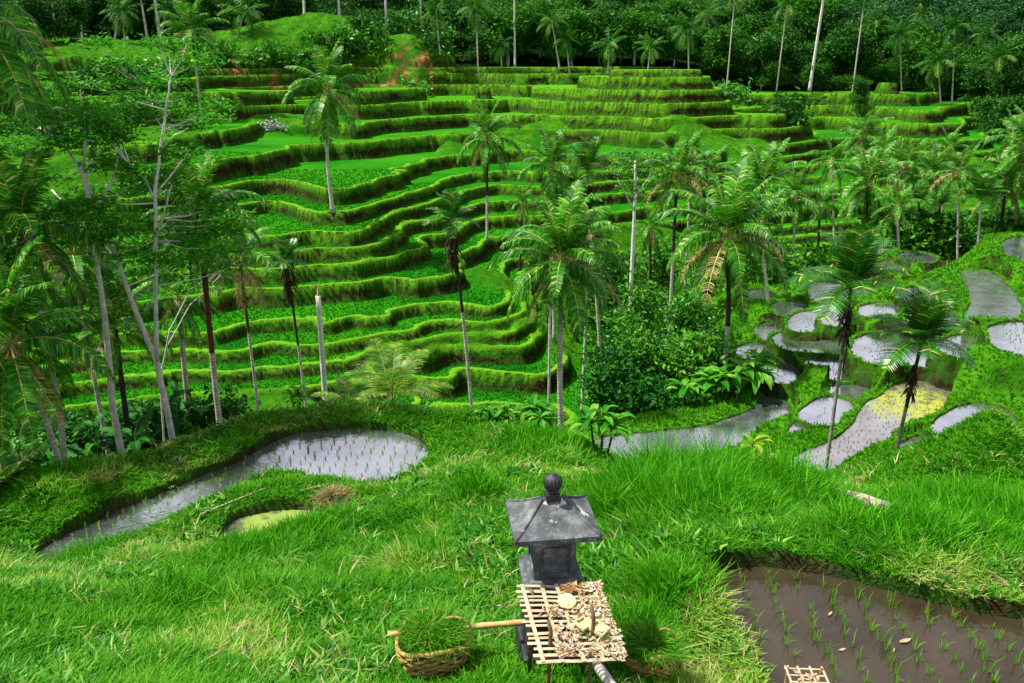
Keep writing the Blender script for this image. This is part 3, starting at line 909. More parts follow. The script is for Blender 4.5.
for i, (nm, z, pts, alg) in enumerate(PONDS):
    if i in (0, 1, 2) or alg == .15 or i not in USED: continue
    P = POLYS[i]
    for yy in np.arange(P[:, 1].min(), P[:, 1].max(), .36):
        for xx in np.arange(P[:, 0].min(), P[:, 0].max(), .24):
            if inside(P, xx, yy) and random.random() < .85:
                ax.append(xx + random.uniform(-.07, .07)); ay.append(yy + random.uniform(-.09, .09)); az.append(z); ah.append(.09)
bx_, by_ = scatter(26000, .2, .66, 28, 68)
okb = lookup(bwater, bx_, by_)
bx_, by_ = bx_[okb], by_[okb]
ax += list(bx_); ay += list(by_); az += list(BL[lookup(kb, bx_, by_)]); ah += [.09] * len(bx_)
ax, ay, az, ah = map(np.array, (ax, ay, az, ah))
tag(link('rice_seedlings', blades('rice_seedlings', M['seedling'], ax, ay, az, ah, 
     .010 + .0007 * ay, 4, .5, .3 + 0 * ax, False, .5)), kind='stuff')


# ------------------------------------------------------------------ tubes and leaves as python lists
class MBld:
    def __init__(s): s.v = []; s.f = []; s.a = []; s.mi = []
    def quad(s, a, b, c, d, v=0., m=0):
        i = len(s.v); s.v += [tuple(a), tuple(b), tuple(c), tuple(d)]; s.a += [v] * 4; s.f.append((i, i + 1, i + 2, i + 3)); s.mi.append(m)
    def tube(s, pts, rad, n_=7, m=0, v=0., cap=True):
        pts = [Vector(p) for p in pts]; base = len(s.v)
        for i, p in enumerate(pts):
            d = (pts[min(i + 1, len(pts) - 1)] - pts[max(i - 1, 0)]).normalized()
            u = d.orthogonal().normalized() if i == 0 else (u - d * u.dot(d)).normalized()
            w = d.cross(u)
            for k_ in range(n_):
                an = 2 * math.pi * k_ / n_
                q = p + (u * math.cos(an) + w * math.sin(an)) * rad[i]
                s.v.append(tuple(q)); s.a.append(v)
        for i in range(len(pts) - 1):
            for k_ in range(n_):
                a = base + i * n_ + k_; b_ = base + i * n_ + (k_ + 1) % n_
                s.f.append((a, b_, b_ + n_, a + n_)); s.mi.append(m)
        if cap:
            for i_, sg in ((0, -1), (len(pts) - 1, 1)):
                c = len(s.v); s.v.append(tuple(pts[i_])); s.a.append(v)
                o_ = base + i_ * n_
                for k_ in range(0, n_):
                    s.f.append((o_ + k_, o_ + (k_ + 1) % n_, c, c) if sg > 0 else (o_ + (k_ + 1) % n_, o_ + k_, c, c)); s.mi.append(m)
    def mesh(s, name, mats, smooth=False):
        me = bpy.data.meshes.new(name)
        fs = [f if f[2] != f[3] else f[:3] for f in s.f]
        me.from_pydata(s.v, [], fs)
        a = me.attributes.new('v', 'FLOAT', 'POINT'); a.data.foreach_set('value', np.array(s.a, dtype=np.float32))
        for mt in mats: me.materials.append(mt)
        me.polygons.foreach_set('material_index', np.array(s.mi, dtype=np.int32))
        if smooth: me.polygons.foreach_set('use_smooth', np.ones(len(fs), dtype=bool))
        me.update(); return me


def frond_mesh(name, L, rise, droop, npair, ll, mats, lw=.035, hang=.55, vary=.25, tipyel=0, rr=.022, rnd=None, keep=1.0):
    """a pinnate leaf growing along +X from the origin"""
    R = rnd or random
    mb = MBld(); N = 12; pts = []
    p = Vector((0, 0, 0)); ang = rise; side = R.uniform(-.15, .15); yaw = 0
    for i in range(N + 1):
        pts.append(p.copy())
        p = p + Vector((math.cos(ang) * math.cos(yaw), math.cos(ang) * math.sin(yaw), math.sin(ang))) * (L / N)
        ang -= droop / N * (.6 + .9 * i / N); yaw += side / N
    mb.tube(pts, [rr * (1.25 - 1.1 * i / N) for i in range(N + 1)], 4, 1)
    def on(f):
        x_ = f * N; i = min(int(x_), N - 1); a = x_ - i
        return pts[i].lerp(pts[i + 1], a), (pts[i + 1] - pts[i]).normalized()
    for j in range(npair):
        f = .16 + .83 * (j + .5) / npair
        c, d = on(f)
        if R.random() > keep: continue
        for sg in (-1, 1):
            l_ = ll * (math.sin(math.pi * min(1, (f * .86 + .12))) ** .6) * R.uniform(.8, 1.1)
            sd = Vector((-d.y, d.x, 0)).normalized() * sg
            up = d.cross(sd) * sg
            h_ = hang * R.uniform(.5, 1.4)
            dir1 = (sd * 1.0 + d * .55 + up * .12).normalized()
            dir2 = (sd * (1 - h_ * .6) + d * .5 - Vector((0, 0, 1)) * h_ * 1.5).normalized()
            a = c; m_ = c + dir1 * l_ * .45; t = m_ + dir2 * l_ * .6
            w_ = d * lw * .5
            v = min(1, max(0, R.gauss(.45, vary) + tipyel * f))
            mb.quad(a - w_ * .6, a + w_ * .6, m_ + w_, m_ - w_, v)
            mb.quad(m_ - w_, m_ + w_, t + w_ * .15, t - w_ * .15, v)
    return mb.mesh(name, mats, False)


R0 = random.Random(3)
# coconut fronds of unit-ish length 3 m, scaled per palm
COCO = [frond_mesh('frond', 3.0, r_, d_, 38, .74, [M['palm'], M['rachis']], .07, hg, .25, .0, .03, R0) for r_, d_, hg in
        [(1.42, .7, .35), (1.15, 1.3, .5), (.85, 1.7, .7), (.5, 1.8, .8), (.1, 1.6, .9), (-.4, 1.1, 1.1), (-.85, .6, 1.1), (-1.15, .35, 1.1)]]
COCO_Y = [frond_mesh('frond', 3.0, r_, d_, 32, .60, [M['palm_dry'], M['rachis_dry']], .05, .8, .3, .1, .03, R0, .85) for r_, d_ in [(.3, 1.7), (-.2, 1.3), (-.8, .7)]]
ARECA = [frond_mesh('frond', 2.0, r_, d_, 26, .66, [M['areca'], M['rachis_green']], .055, .12, .25, .12, .025, R0) for r_, d_ in [(1.5, .5), (1.3, .8), (1.0, 1.2), (.7, 1.5), (.3, 1.5)]]


def crown_mesh(name, nf, src, lo=0):
    """merged crown for far palms"""
    mb = MBld(); R = random.Random(nf * 7 + lo)
    for i in range(nf):
        az = i * 2.4 + R.uniform(-.3, .3); k_ = i / nf
        rise = 1.4 - 2.2 * k_ + R.uniform(-.15, .15); droop = .8 + 1.0 * k_ + R.uniform(-.2, .3)
        L = 3.0 * R.uniform(.8, 1.1); p = Vector((0, 0, 0)); ang = rise; N = 6; pts = [p.copy()]
        ca, sa = math.cos(az), math.sin(az)
        for q in range(N):
            p = p + Vector((math.cos(ang) * ca, math.cos(ang) * sa, math.sin(ang))) * L / N; ang -= droop / N * 1.2; pts.append(p.copy())
        vv = min(1, max(0, R.gauss(.4, .25) + (.35 if k_ > .75 else 0)))
        for q in range(15):
            f = .12 + .86 * q / 15; x_ = f * N; i_ = min(int(x_), N - 1); c = pts[i_].lerp(pts[i_ + 1], x_ - i_); d = (pts[i_ + 1] - pts[i_]).normalized()
            for sg in (-1, 1):
                sd = Vector((-d.y, d.x, 0)).normalized() * sg
                l_ = .65 * math.sin(math.pi * min(1, f * .85 + .15)) ** .6
                t = c + (sd + d * .6 - Vector((0, 0, R.uniform(.3, 1.1)))).normalized() * l_
                w_ = d * .055
                mb.quad(c - w_, c + w_, t + w_ * .4, t - w_ * .4, vv)
        for q in range(N):
            sd = Vector((-sa, ca, 0)) * .03
            mb.quad(pts[q] - sd, pts[q] + sd, pts[q + 1] + sd * .5, pts[q + 1] - sd * .5, min(1, vv + .4))
    return mb.mesh(name, [src], False)


CROWN = [crown_mesh('crown', n_, M['palm_far'], s_) for n_, s_ in ((20, 0), (24, 3), (17, 5), (22, 9))]


def coconut_cluster(mat, n_=7):
    mb = MBld(); R = random.Random(n_)
    for i in range(n_):
        a = R.random() * 6.28; c = Vector((math.cos(a) * .17, math.sin(a) * .17, -R.uniform(.1, .4)))
        rr = .12; pts = [c + Vector((0, 0, z_)) for z_ in (-.13, -.09, 0, .08, .12)]
        mb.tube(pts, [.02, .09, rr, .09, .02], 7)
    return mb.mesh('coconuts', [mat], True)


COCOS = {'o': coconut_cluster(M['coconut'], 8), 'g': coconut_cluster(M['coconut_green'], 7)}


def dead_skirt():
    mb = MBld(); R = random.Random(5)
    for i in range(90):
        a = R.random() * 6.28; r_ = R.uniform(.03, .22); z_ = R.uniform(-1, .1)
        c = Vector((math.cos(a) * r_, math.sin(a) * r_, z_)); t = c + Vector((math.cos(a) * .14, math.sin(a) * .14, -R.uniform(.1, .4)))
        w_ = Vector((-math.sin(a), math.cos(a), 0)) * .03
        mb.quad(c - w_, c + w_, t + w_, t - w_)
    return mb.mesh('dry_skirt', [M['dead']], False)


SKIRT = dead_skirt()


def trunk_mesh(base, top, r0, r1, mats, bend=0., split=None, bendx=0., n_=10):
    """tapered ringed trunk, local coordinates from its base"""
    mb = MBld(); N = 22; v = top - base; pts = []; rad = []
    side = Vector((v.z, 0, -v.x)).normalized() if abs(v.x) > 1e-6 or True else Vector((1, 0, 0))
    for i in range(N + 1):
        f = i / N
        pts.append(v * f + Vector((1, 0, 0)) * bend * math.sin(math.pi * f) + Vector((0, 0, 0)))
        fl = .35 * math.exp(-f * 14)
        rad.append((r0 + (r1 - r0) * f) * (1 + fl) * (1 + .035 * (-1) ** i))
    mb.tube(pts, rad, n_)
    if split is not None:
        nf = n_
        for i in range(N):
            if i / N >= split:
                for k_ in range(nf): mb.mi[i * nf + k_] = 1
    return mb.mesh('trunk', mats, True)


def palm(label, base, top, Y, r_px, kind='coco', n_f=20, fruit=None, dry=2, r0=.14, r1=.09, tm='trunk_palm', split=None, tm2='trunk_dark', bend=0., far=False, group=None, skirt=None, cat='palm tree', seed=0, gbase=None, name=None):
    R = random.Random(seed + int(top[0] * 13 + top[1] * 7)); r0 *= .66; r1 *= .66; n_f = int(n_f * 1.25)
    T_ = at(top[0], top[1], Y); B_ = at(base[0], base[1], Y)
    gz = float(height(B_.x, Y)) - .1
    if gbase is None:
        if B_.z > gz:       # continue the trunk's line down to the ground
            B_ = Vector((B_.x, Y, gz))
        else:
            B_.z = gz if abs(B_.z - gz) < 2.5 else gz
    root = bpy.data.objects.new(name or {'coco': 'coconut_palm', 'areca': 'areca_palm'}[kind], None); COL.objects.link(root)
    root.location = B_
    tag(root, label, cat, group)
    mats = [M[tm], M[tm2]]
    link('trunk', trunk_mesh(B_, T_, r0, r1, mats, bend, split), root)
    tp = T_ - B_
    Lm = r_px / FPX * (Y * CP - T_.z * SP) * 1.12
    sc = Lm / 3.0 if kind == 'coco' else Lm / 2.0
    if far:
        link('crown', R.choice(CROWN), root, tp, (R.uniform(-.15, .15), R.uniform(-.15, .15), R.random() * 6.28), sc)
    else:
        src = COCO if kind == 'coco' else ARECA
        for i in range(n_f):
            k_ = min(len(src) - 1, int(i / n_f * len(src)))
            az = i * 2.399 + R.uniform(-.25, .25)
            me = src[k_]
            if kind == 'coco' and i >= n_f - dry: me = COCO_Y[R.randrange(3)]
            link('frond', me, root, tp, (0, R.uniform(-.12, .12), az), sc * R.uniform(.85, 1.12))
    if fruit: link('fruit_cluster', COCOS[fruit], root, tp + Vector((0, 0, -.05)), (0, 0, R.random() * 6), max(1, sc * .9))
    if skirt: link('dry_skirt', SKIRT, root, tp + Vector((skirt[0], 0, skirt[1])), (0, 0, 0), skirt[2])
    return root


# ------------------------------------------------------------------ palms, each where it stands
palm('tall coconut palm with drooping crown and bare pale trunk alone on the upper left terraces', (333,212), (328,92), hit(333,213).y, 46, n_f=22, dry=1, r0=.22, r1=.16, bend=-.25)
palm('slim coconut palm with an upright narrow crown and a trunk dark above and white below', (487,238), (487,138), hit(487,240).y, 36, n_f=18, dry=2, r0=.17, r1=.14, split=.42)
palm('areca palm with ragged dark crown and white trunk left of the central coconut palm', (477,405), (452,222), 24.5, 30, 'areca', n_f=13, r0=.10, r1=.07, split=.72, skirt=(0, -.25, 1.0), bend=.1)
palm('large coconut palm with silvery hanging fronds in the middle of the picture', (566,438), (562,262), 22.0, 72, n_f=28, dry=3, fruit='g', r0=.15, r1=.11, bend=-.1, split=.88)
palm('thin palm trunk standing close beside the central coconut palm with a small crown', (549,398), (551,235), 33, 34, n_f=12, dry=2, r0=.10, r1=.08)
palm('coconut palm with orange fruit just above the central palm', (556,250), (552,168), 52, 38, n_f=20, fruit='o', dry=1, r0=.17, r1=.14)
palm('dark crowned areca palm right of the orange fruited coconut palm', (608,290), (588,170), 46, 30, 'areca', n_f=13, r0=.16, r1=.12, split=.6, skirt=(0, -.3, 1.4))
palm('coconut palm with yellowish hanging fronds and short white trunk right of the centre', (673,285), (677,178), 48, 42, n_f=22, dry=4, fruit='o', r0=.17, r1=.14, split=.55)
palm('wide coconut palm with yellow and orange fronds reaching over the small ponds', (725,362), (727,238), 37, 72, n_f=24, dry=5, r0=.19, r1=.16, split=.35, tm2='trunk_dark', bend=.15)
palm('feathery coconut palm with upright crown near the middle right terraces', (757,245), (763,188), 62, 44, n_f=20, dry=1, r0=.2, r1=.16, tm='trunk_dark')
palm('small coconut palm with thin white trunk right of the feathery upright palm', (793,278), (796,196), 58, 32, n_f=16, dry=1, r0=.15, r1=.12)
palm('small pale coconut palm between the two larger palms right of the centre', (712,238), (709,172), 60, 26, n_f=15, dry=2, r0=.14, r1=.12)
palm('tall areca palm with stiff fan of fronds and banded trunk, left of its twin', (823,492), (851,288), 23.0, 56, 'areca', n_f=19, r0=.085, r1=.075, tm='trunk_areca', split=.80, skirt=(-.02, -.45, 1.0))
palm('shorter areca palm with a round crown and banded trunk right of its taller twin', (889,487), (921,345), 22.0, 54, 'areca', n_f=18, r0=.085, r1=.075, tm='trunk_areca', split=.45, skirt=(-.08, -.7, .8))
palm('coconut palm with whitish lower fronds standing on the far right terraces', (862,165), (862,138), 92, 30, n_f=18, dry=3, r0=.2, r1=.18)
palm('bushy coconut palm with thick dark trunk behind the tall areca palm', (872,240), (868,186), 63, 40, n_f=22, dry=2, fruit='g', r0=.22, r1=.2, tm='trunk_dark')
palm('coconut palm with a brownish heart right of the bushy dark trunked palm', (898,238), (905,170), 68, 32, n_f=18, dry=2, r0=.18, r1=.15)
palm('palm with bright orange fruit and clean white trunk at the right', (962,238), (959,172), 58, 30, 'coco', n_f=15, fruit='o', dry=2, r0=.13, r1=.10)
palm('dark areca palm with drooping crown, left one of the dark pair at the right', (918,246), (919,203), 60, 20, 'areca', n_f=12, r0=.12, r1=.10, tm='trunk_dark')
palm('dark areca palm with drooping crown, right one of the dark pair at the right', (937,246), (940,206), 60, 20, 'areca', n_f=12, r0=.12, r1=.10, tm='trunk_dark')
palm('dark leafy palm with pale trunk standing under the palms at the right side', (980,240), (981,200), 56, 28, 'areca', n_f=14, r0=.13, r1=.10)
palm('tall coconut palm with reddish heart close to the right edge', (1003,240), (1005,182), 60, 38, n_f=20, dry=3, r0=.2, r1=.16, tm='trunk_dark')
palm('coconut palm leaning over the right edge above the terraces', (1030,240), (1030,150), 58, 44, n_f=20, dry=1, r0=.2, r1=.16)
palm('low coconut palm behind the palms with the orange fruit at the right', (940,235), (935,176), 66, 30, n_f=16, dry=1, r0=.18, r1=.15)
palm('coconut palm whose fronds hang in from the top left corner', (-50,420), (-30,14), 17, 112, n_f=20, dry=3, r0=.18, r1=.14)
palm('coconut palm on the upper left terrace in front of the dark forest edge', (200,106), (192,34), hit(201,107).y, 36, n_f=20, dry=3, r0=.2, r1=.16, split=.6)
palm('coconut palm with dense dark crown, reddish upper trunk and white lower trunk at the left', (218,427), (199,214), 21.5, 66, n_f=26, dry=2, r0=.14, r1=.12, split=.55, tm2='trunk_brown', bend=-.05)
palm('thin palm with withered hanging fronds right of the reddish trunked palm', (258,402), (240,262), 25, 50, n_f=14, dry=7, r0=.09, r1=.07, split=.75, tm2='trunk_brown')
palm('slender areca palm with small tufted crown left of the bare pole', (311,402), (287,262), 27, 24, 'areca', n_f=12, r0=.09, r1=.06, split=.7, skirt=(0, -.1, 1.0))
palm('coconut palm with huge dark fronds and orange fruit at the left edge', (63,478), (10,345), 15.5, 98, n_f=22, dry=3, fruit='o', r0=.10, r1=.09, bend=.15)
palm('coconut palm with high crown behind the orange fruited palm at the left edge', (60,482), (22,232), 17.5, 84, n_f=22, dry=1, r0=.12, r1=.10, bend=.2)
palm('leaning grey coconut palm with dark crown between the trees at the left', (100,420), (72,258), 24, 62, n_f=18, dry=1, r0=.12, r1=.10)
palm('slim palm hidden under the trees at the left, only a thin grey trunk showing low', (8,560), (-22,300), 18, 95, n_f=16, dry=1, r0=.11, r1=.09)
# bare pole of a dead palm
r_ = bpy.data.objects.new('dead_palm_trunk', None); COL.objects.link(r_)
B_ = at(323, 404, 26.5); B_.z = float(height(B_.x, 26.5)) - .1; T_ = at(318, 296, 26.5)
r_.location = B_; tag(r_, 'straight bare whitish trunk without crown on the left ridge', 'dead tree')
link('trunk', trunk_mesh(B_, T_, .11, .09, [M['trunk_pale'], M['trunk_dark']]), r_)
mb = MBld(); mb.tube([T_ - B_, T_ - B_ + Vector((.05, 0, .35)), T_ - B_ + Vector((.13, 0, .6))], [.05, .03, .008], 5)
link('splinter', mb.mesh('splinter', [M['rachis_dry']]), r_)
MORE = [('coconut palm with full crown above the thicket, just left of the feathery upright palm', (742,250), (738,205), 56, 34),
        ('coconut palm with ragged crown high on the right terraces beside the white fronded one', (838,215), (832,160), 78, 26),
        ('dark coconut palm between the whitish fronded palm and the bushy trunked palm', (880,205), (884,150), 80, 24),
        ('coconut palm on the right terraces with half hidden trunk, behind the orange fruited palm', (945,215), (948,150), 74, 26),
        ('low crowned coconut palm in the thicket right of the small white trunked palm', (822,250), (820,206), 60, 28),
        ('coconut palm with long fronds touching the right thicket, near the dark pair', (900,250), (897,208), 57, 26),
        ('coconut palm at the right edge of the terraces below the dark wooded slope', (1012,225), (1012,135), 78, 28),
        ('small palm rising over the terraces left of the pale small palm', (690,230), (692,150), 66, 22),
        ('thin crowned palm left of the slim two toned palm in the centre', (520,235), (522,205), 64, 18),
        ('young coconut palm among the trees right of the central palm', (585,320), (590,235), 44, 34),
        ('small palm with hanging pale fronds behind the central palm', (580,255), (575,205), 56, 28),
        ('coconut palm crown low behind the yellow fronded palm', (770,290), (760,225), 46, 34),
        ('bushy small palm under the white trunked light tree', (655,280), (650,228), 52, 24),
        ('palm in the shade between the reddish palm and the withered palm at the left', (180,420), (178,300), 26, 50),
        ('dark young coconut palm low under the left trees', (120,440), (115,330), 24, 60)]
for k_, (lab, b, t, Y, r) in enumerate(MORE):
    palm(lab, b, t, Y, r, n_f=13, dry=1 + k_ % 3, r0=.16, r1=.13, tm='trunk_palm' if k_ % 2 else 'trunk_dark')
# palms along the forest edge (small in the picture: trunk and crown only)
EDGE = [((478,52),(476,8),26,'slender palm with star shaped crown at the forest edge above the top terrace'),
        ((729,60),(735,-4),22,'palm with straight white trunk at the forest edge, left of the three on the right'),
        ((779,66),(787,6),24,'palm with slanting white trunk at the forest edge, middle of the three on the right'),
        ((858,52),(866,-12),24,'palm with slanting grey trunk beside the tall bare trunk at the forest edge'),
        ((502,60),(500,48),17,'low pale palm bush under the forest edge in the centre'),
        ((608,66),(609,46),22,'wide low palm at the forest edge right of the centre'),
        ((570,64),(566,40),18,'small palm between the low palms at the forest edge'),
        ((648,68),(650,48),20,'low palm at the right end of the top terrace'),
        ((690,70),(688,30),24,'bright palm behind the right end of the top terrace'),
        ((240,60),(244,14),28,'palm with bent pale stem above the reddish bank'),
        ((128,62),(122,12),24,'palm with arching fronds over the forest edge at the upper left'),
        ((160,60),(168,10),22,'second palm over the forest edge at the upper left'),
        ((440,50),(436,12),20,'small palm behind the grassy knob'),
        ((560,60),(552,22),20,'palm in the dark gap of the forest above the top terrace'),
        ((1000,150),(1000,58),26,'palm on the wooded slope near the right edge'),
        ((940,110),(938,62),26,'palm with grey crown on the wooded slope at the right'),
        ((975,150),(985,100),30,'dark palm beside the end of the terraces at the right'),
        ((905,70),(900,36),22,'pale palm high on the wooded slope at the right'),
        ((960,60),(955,28),22,'palm near the top right corner of the wooded slope')]
for (b, t, r, lab) in EDGE:
    palm(lab, b, t, 121 + (b[0] * 7 % 14), r, far=True, r0=.17, r1=.13)


R4 = random.Random(77)
for k_ in range(52):
    px = R4.uniform(-20, 1040); Y = R4.uniform(134, 215); py = R4.uniform(2, 48)
    if 300 < px < 470: continue
    sd_ = 'left' if px < 330 else ('middle' if px < 690 else 'right')
    palm('palm crown rising among the dark trees of the forest, %s part' % sd_, (px, py + 90), (px + R4.uniform(-8, 8), py), Y, R4.uniform(15, 24) * 130 / Y, far=True, r0=.16, r1=.12, group='palms scattered in the forest, ' + sd_)


# ------------------------------------------------------------------ broadleaf trees
def leaf_blob_mesh(name, mat, blobs, n_, size, flat=.6, seed=0, shell=.55, sub=None):
    """leaf sized quads through a union of ellipsoids (cx,cy,cz,rx,ry,rz)"""
    g = np.random.default_rng(seed)
    vol = np.array([b[3] * b[4] * b[5] for b in blobs]) ** .7
    pick = g.choice(len(blobs), n_, p=vol / vol.sum())
    B_ = np.array(blobs)[pick]
    d = g.normal(size=(n_, 3)); d /= np.linalg.norm(d, axis=1)[:, None]
    r = g.random(n_) ** shell
    # sprigs: gather the leaves around secondary centres
    c = B_[:, :3] + d * B_[:, 3:] * r[:, None]
    ns = max(6, n_ // (sub or 14)); cen = c[g.choice(n_, ns)]; k_ = g.integers(0, ns, n_)
    c = cen[k_] + g.normal(size=(n_, 3)) * np.array([1.3, 1.3, .55]) * size * 1.5
    nrm = g.normal(size=(n_, 3)) * flat + np.array([0, 0, 1.0]); nrm /= np.linalg.norm(nrm, axis=1)[:, None]
    t1 = np.cross(nrm, g.normal(size=(n_, 3))); t1 /= np.linalg.norm(t1, axis=1)[:, None]; t2 = np.cross(nrm, t1)
    s = size * (.5 + g.random(n_))[:, None]
    P = np.stack([c - t1 * s * .6, c + t2 * s * .28, c + t1 * s * .6, c - t2 * s * .28], 1).reshape(-1, 3)
    F = np.arange(n_ * 4).reshape(-1, 4)
    vs = g.random(ns)[k_] * .75 + g.random(n_) * .3
    return mesh_np(name, P, F, [mat], False, {'v': np.repeat(np.clip(vs, 0, 1), 4)})


def tree_trunk(mats, h, r0, limbs, seed):
    mb = MBld(); R = random.Random(seed)
    pts = [Vector((R.uniform(-.1, .1) * i, R.uniform(-.1, .1) * i, h * i / 6)) for i in range(7)]
    mb.tube(pts, [r0 * (1 - .1 * i) for i in range(7)], 7)
    for i in range(limbs):
        k_ = R.randint(3, 6); a = R.random() * 6.28; l_ = h * R.uniform(.25, .45)
        p = pts[k_]; q = p + Vector((math.cos(a) * l_ * .5, math.sin(a) * l_ * .5, l_ * .5)); e = p + Vector((math.cos(a) * l_, math.sin(a) * l_, l_ * .8))
        mb.tube([p, q, e], [r0 * .45, r0 * .3, r0 * .1], 5)
    return mb.mesh('trunk', mats, True)


def blobs_for(seed, R_, h, n_):
    R = random.Random(seed); out = []
    for i in range(n_):
        a = R.random() * 6.28; rr = R_ * R.uniform(.1, .75); z_ = h + R.uniform(-.85, .75) * R_
        s = R_ * R.uniform(.3, .55); out.append((math.cos(a) * rr, math.sin(a) * rr, z_, s, s, s * R.uniform(.45, .7)))
    return out


VAR = {}
for kind, mt in (('forest', 'forest'), ('blue', 'forest_blue'), ('bright', 'forest_bright')):
    VAR[kind] = []
    for q in range(3 if kind != 'forest' else 4):
        sd = q * 17 + len(kind)
        VAR[kind].append((leaf_blob_mesh('crown', M[mt], blobs_for(sd, 4.0, 5.2, 16), 6500, .42, .7, sd, .5),
                          tree_trunk([M['trunk_pale' if q % 3 == 1 else 'trunk_dark']], 6, .22, 5, sd)))
LAB = {'forest': ('dense dark broadleaf tree in the forest above the terraces', 'forest trees above the terraces'),
       'blue': ('dark bluish green tree on the distant wooded hillside', 'trees on the distant hillside'),
       'bright': ('fresh green leafy tree standing in front of the dark forest', 'fresh green trees at the forest edge')}


def place_tree(kind, x, y, sc, rnd):
    cm, tm_ = rnd.choice(VAR[kind])
    root = bpy.data.objects.new('broadleaf_tree', None); COL.objects.link(root)
    root.location = (x, y, float(height(x, y)) - .2); root.rotation_euler = (0, 0, rnd.random() * 6.28)
    root.scale = (sc, sc, sc * rnd.uniform(.85, 1.2))
    px = 512 + x / y * FPX
    side = 'left' if px < 330 else ('middle' if px < 690 else 'right')
    depth = 'front rows' if y < 148 else 'depth'
    tag(root, LAB[kind][0] + (', %s part, %s' % (side, depth) if kind == 'forest' else ', %s part' % side), 'tree', LAB[kind][1] + ', ' + side + (' ' + depth if kind == 'forest' else ''))
    link('trunk', tm_, root); link('crown', cm, root)


R1 = random.Random(21)
cnt = 0
for row, (Y0, step, jit) in enumerate([(136, 5.2, 3), (143, 5.5, 4), (152, 6, 5), (163, 7, 6), (178, 9, 8), (200, 12, 10), (235, 15, 14), (285, 20, 20), (350, 28, 25)]):
    x = -Y0 * .80
    while x < Y0 * .80:
        xx = x + R1.uniform(-1.5, 1.5); yy = Y0 + R1.uniform(-jit, jit) * .5
        px = 512 + xx / yy * FPX
        right = px > 690
        if row == 0 and 330 < px < 470: x += step; continue
        kind = 'forest'
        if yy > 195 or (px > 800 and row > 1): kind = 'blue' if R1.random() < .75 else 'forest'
        elif row <= 2 and R1.random() < (.6 if px > 520 else .25): kind = 'bright'
        place_tree(kind, xx, yy, R1.uniform(.6, 1.05) * (.85 + Y0 / 500), R1); cnt += 1
        x += step * R1.uniform(.85, 1.2)
# trees down the right side beyond the terraces
for px, Y, kind, sc in [(960,128,'forest',.7),(990,122,'forest',.9),(1020,118,'forest',.9),(1045,112,'blue',1),(1000,108,'forest',.7),(1030,104,'bright',.7),(975,112,'forest',.55),
                        (1060,98,'forest',.8),(940,134,'bright',.7),(905,134,'bright',.6),(870,130,'bright',.6),(835,130,'forest',.5),(800,133,'bright',.55),(1010,95,'bright',.5),(1040,88,'forest',.6),(1075,84,'forest',.8),
                        (845,118,'forest',.42),(760,132,'bright',.5),(1015,132,'blue',1),(985,138,'blue',.9)]:
    place_tree(kind, (px - 512) / FPX * Y, Y, sc, R1)
# left: trees in front of the forest at the upper left
for px, Y, kind, sc in [(30,112,'forest',.8),(-20,105,'forest',.9),(75,118,'forest',.7),(-60,95,'forest',.9),(10,98,'bright',.5),(60,105,'bright',.4),(100,122,'forest',.7),(-100,85,'forest',1)]:
    place_tree(kind, (px - 512) / FPX * Y, Y, sc, R1)

# tall bare trunks at the forest edge
for k_, (bx, by, tx, ty, r, lab) in enumerate([(812,69,828,-25,.30,'tall leaning white trunk at the forest edge right of the top terrace'),
        (515,28,514,-20,.2,'thin grey trunk in the dark forest above the top terrace'),
        (55,32,52,-20,.2,'thin pale trunk in the dark forest, leftmost of the upper left trunks'),
        (86,62,83,-5,.2,'thin straight trunk left of the bright one at the upper left'),
        (118,60,126,10,.22,'grey trunk standing under the upper left palms'),
        (150,56,138,-15,.25,'slanting pale trunk at the upper left forest edge'),
        (162,52,153,-15,.35,'thick white trunk at the upper left forest edge'),
        (305,24,304,-20,.25,'short white trunk above the grassy knob, left one'),
        (340,26,338,-20,.22,'thin white trunk above the grassy knob, second from left'),
        (386,22,385,-20,.25,'white trunk on top of the grassy knob'),
        (420,16,420,-20,.25,'white trunk on the right shoulder of the grassy knob')]):
    Y = 131
    B_ = at(bx, by, Y); gz = float(height(B_.x, Y)); B_.z = min(B_.z, gz + 3); B_.z = gz - .2
    T_ = at(tx, ty, Y) + Vector((0, 0, 4))
    root = bpy.data.objects.new('forest_tree', None); COL.objects.link(root); root.location = B_
    tag(root, lab, 'tree')
    link('trunk', trunk_mesh(B_, T_, r * .8, r * .5, [M['trunk_pale'], M['trunk_dark']]), root)
    link('crown', VAR['forest'][k_ % 4][0], root, T_ - B_ - Vector((0, 0, 4.5)), (0, 0, k_), .6)


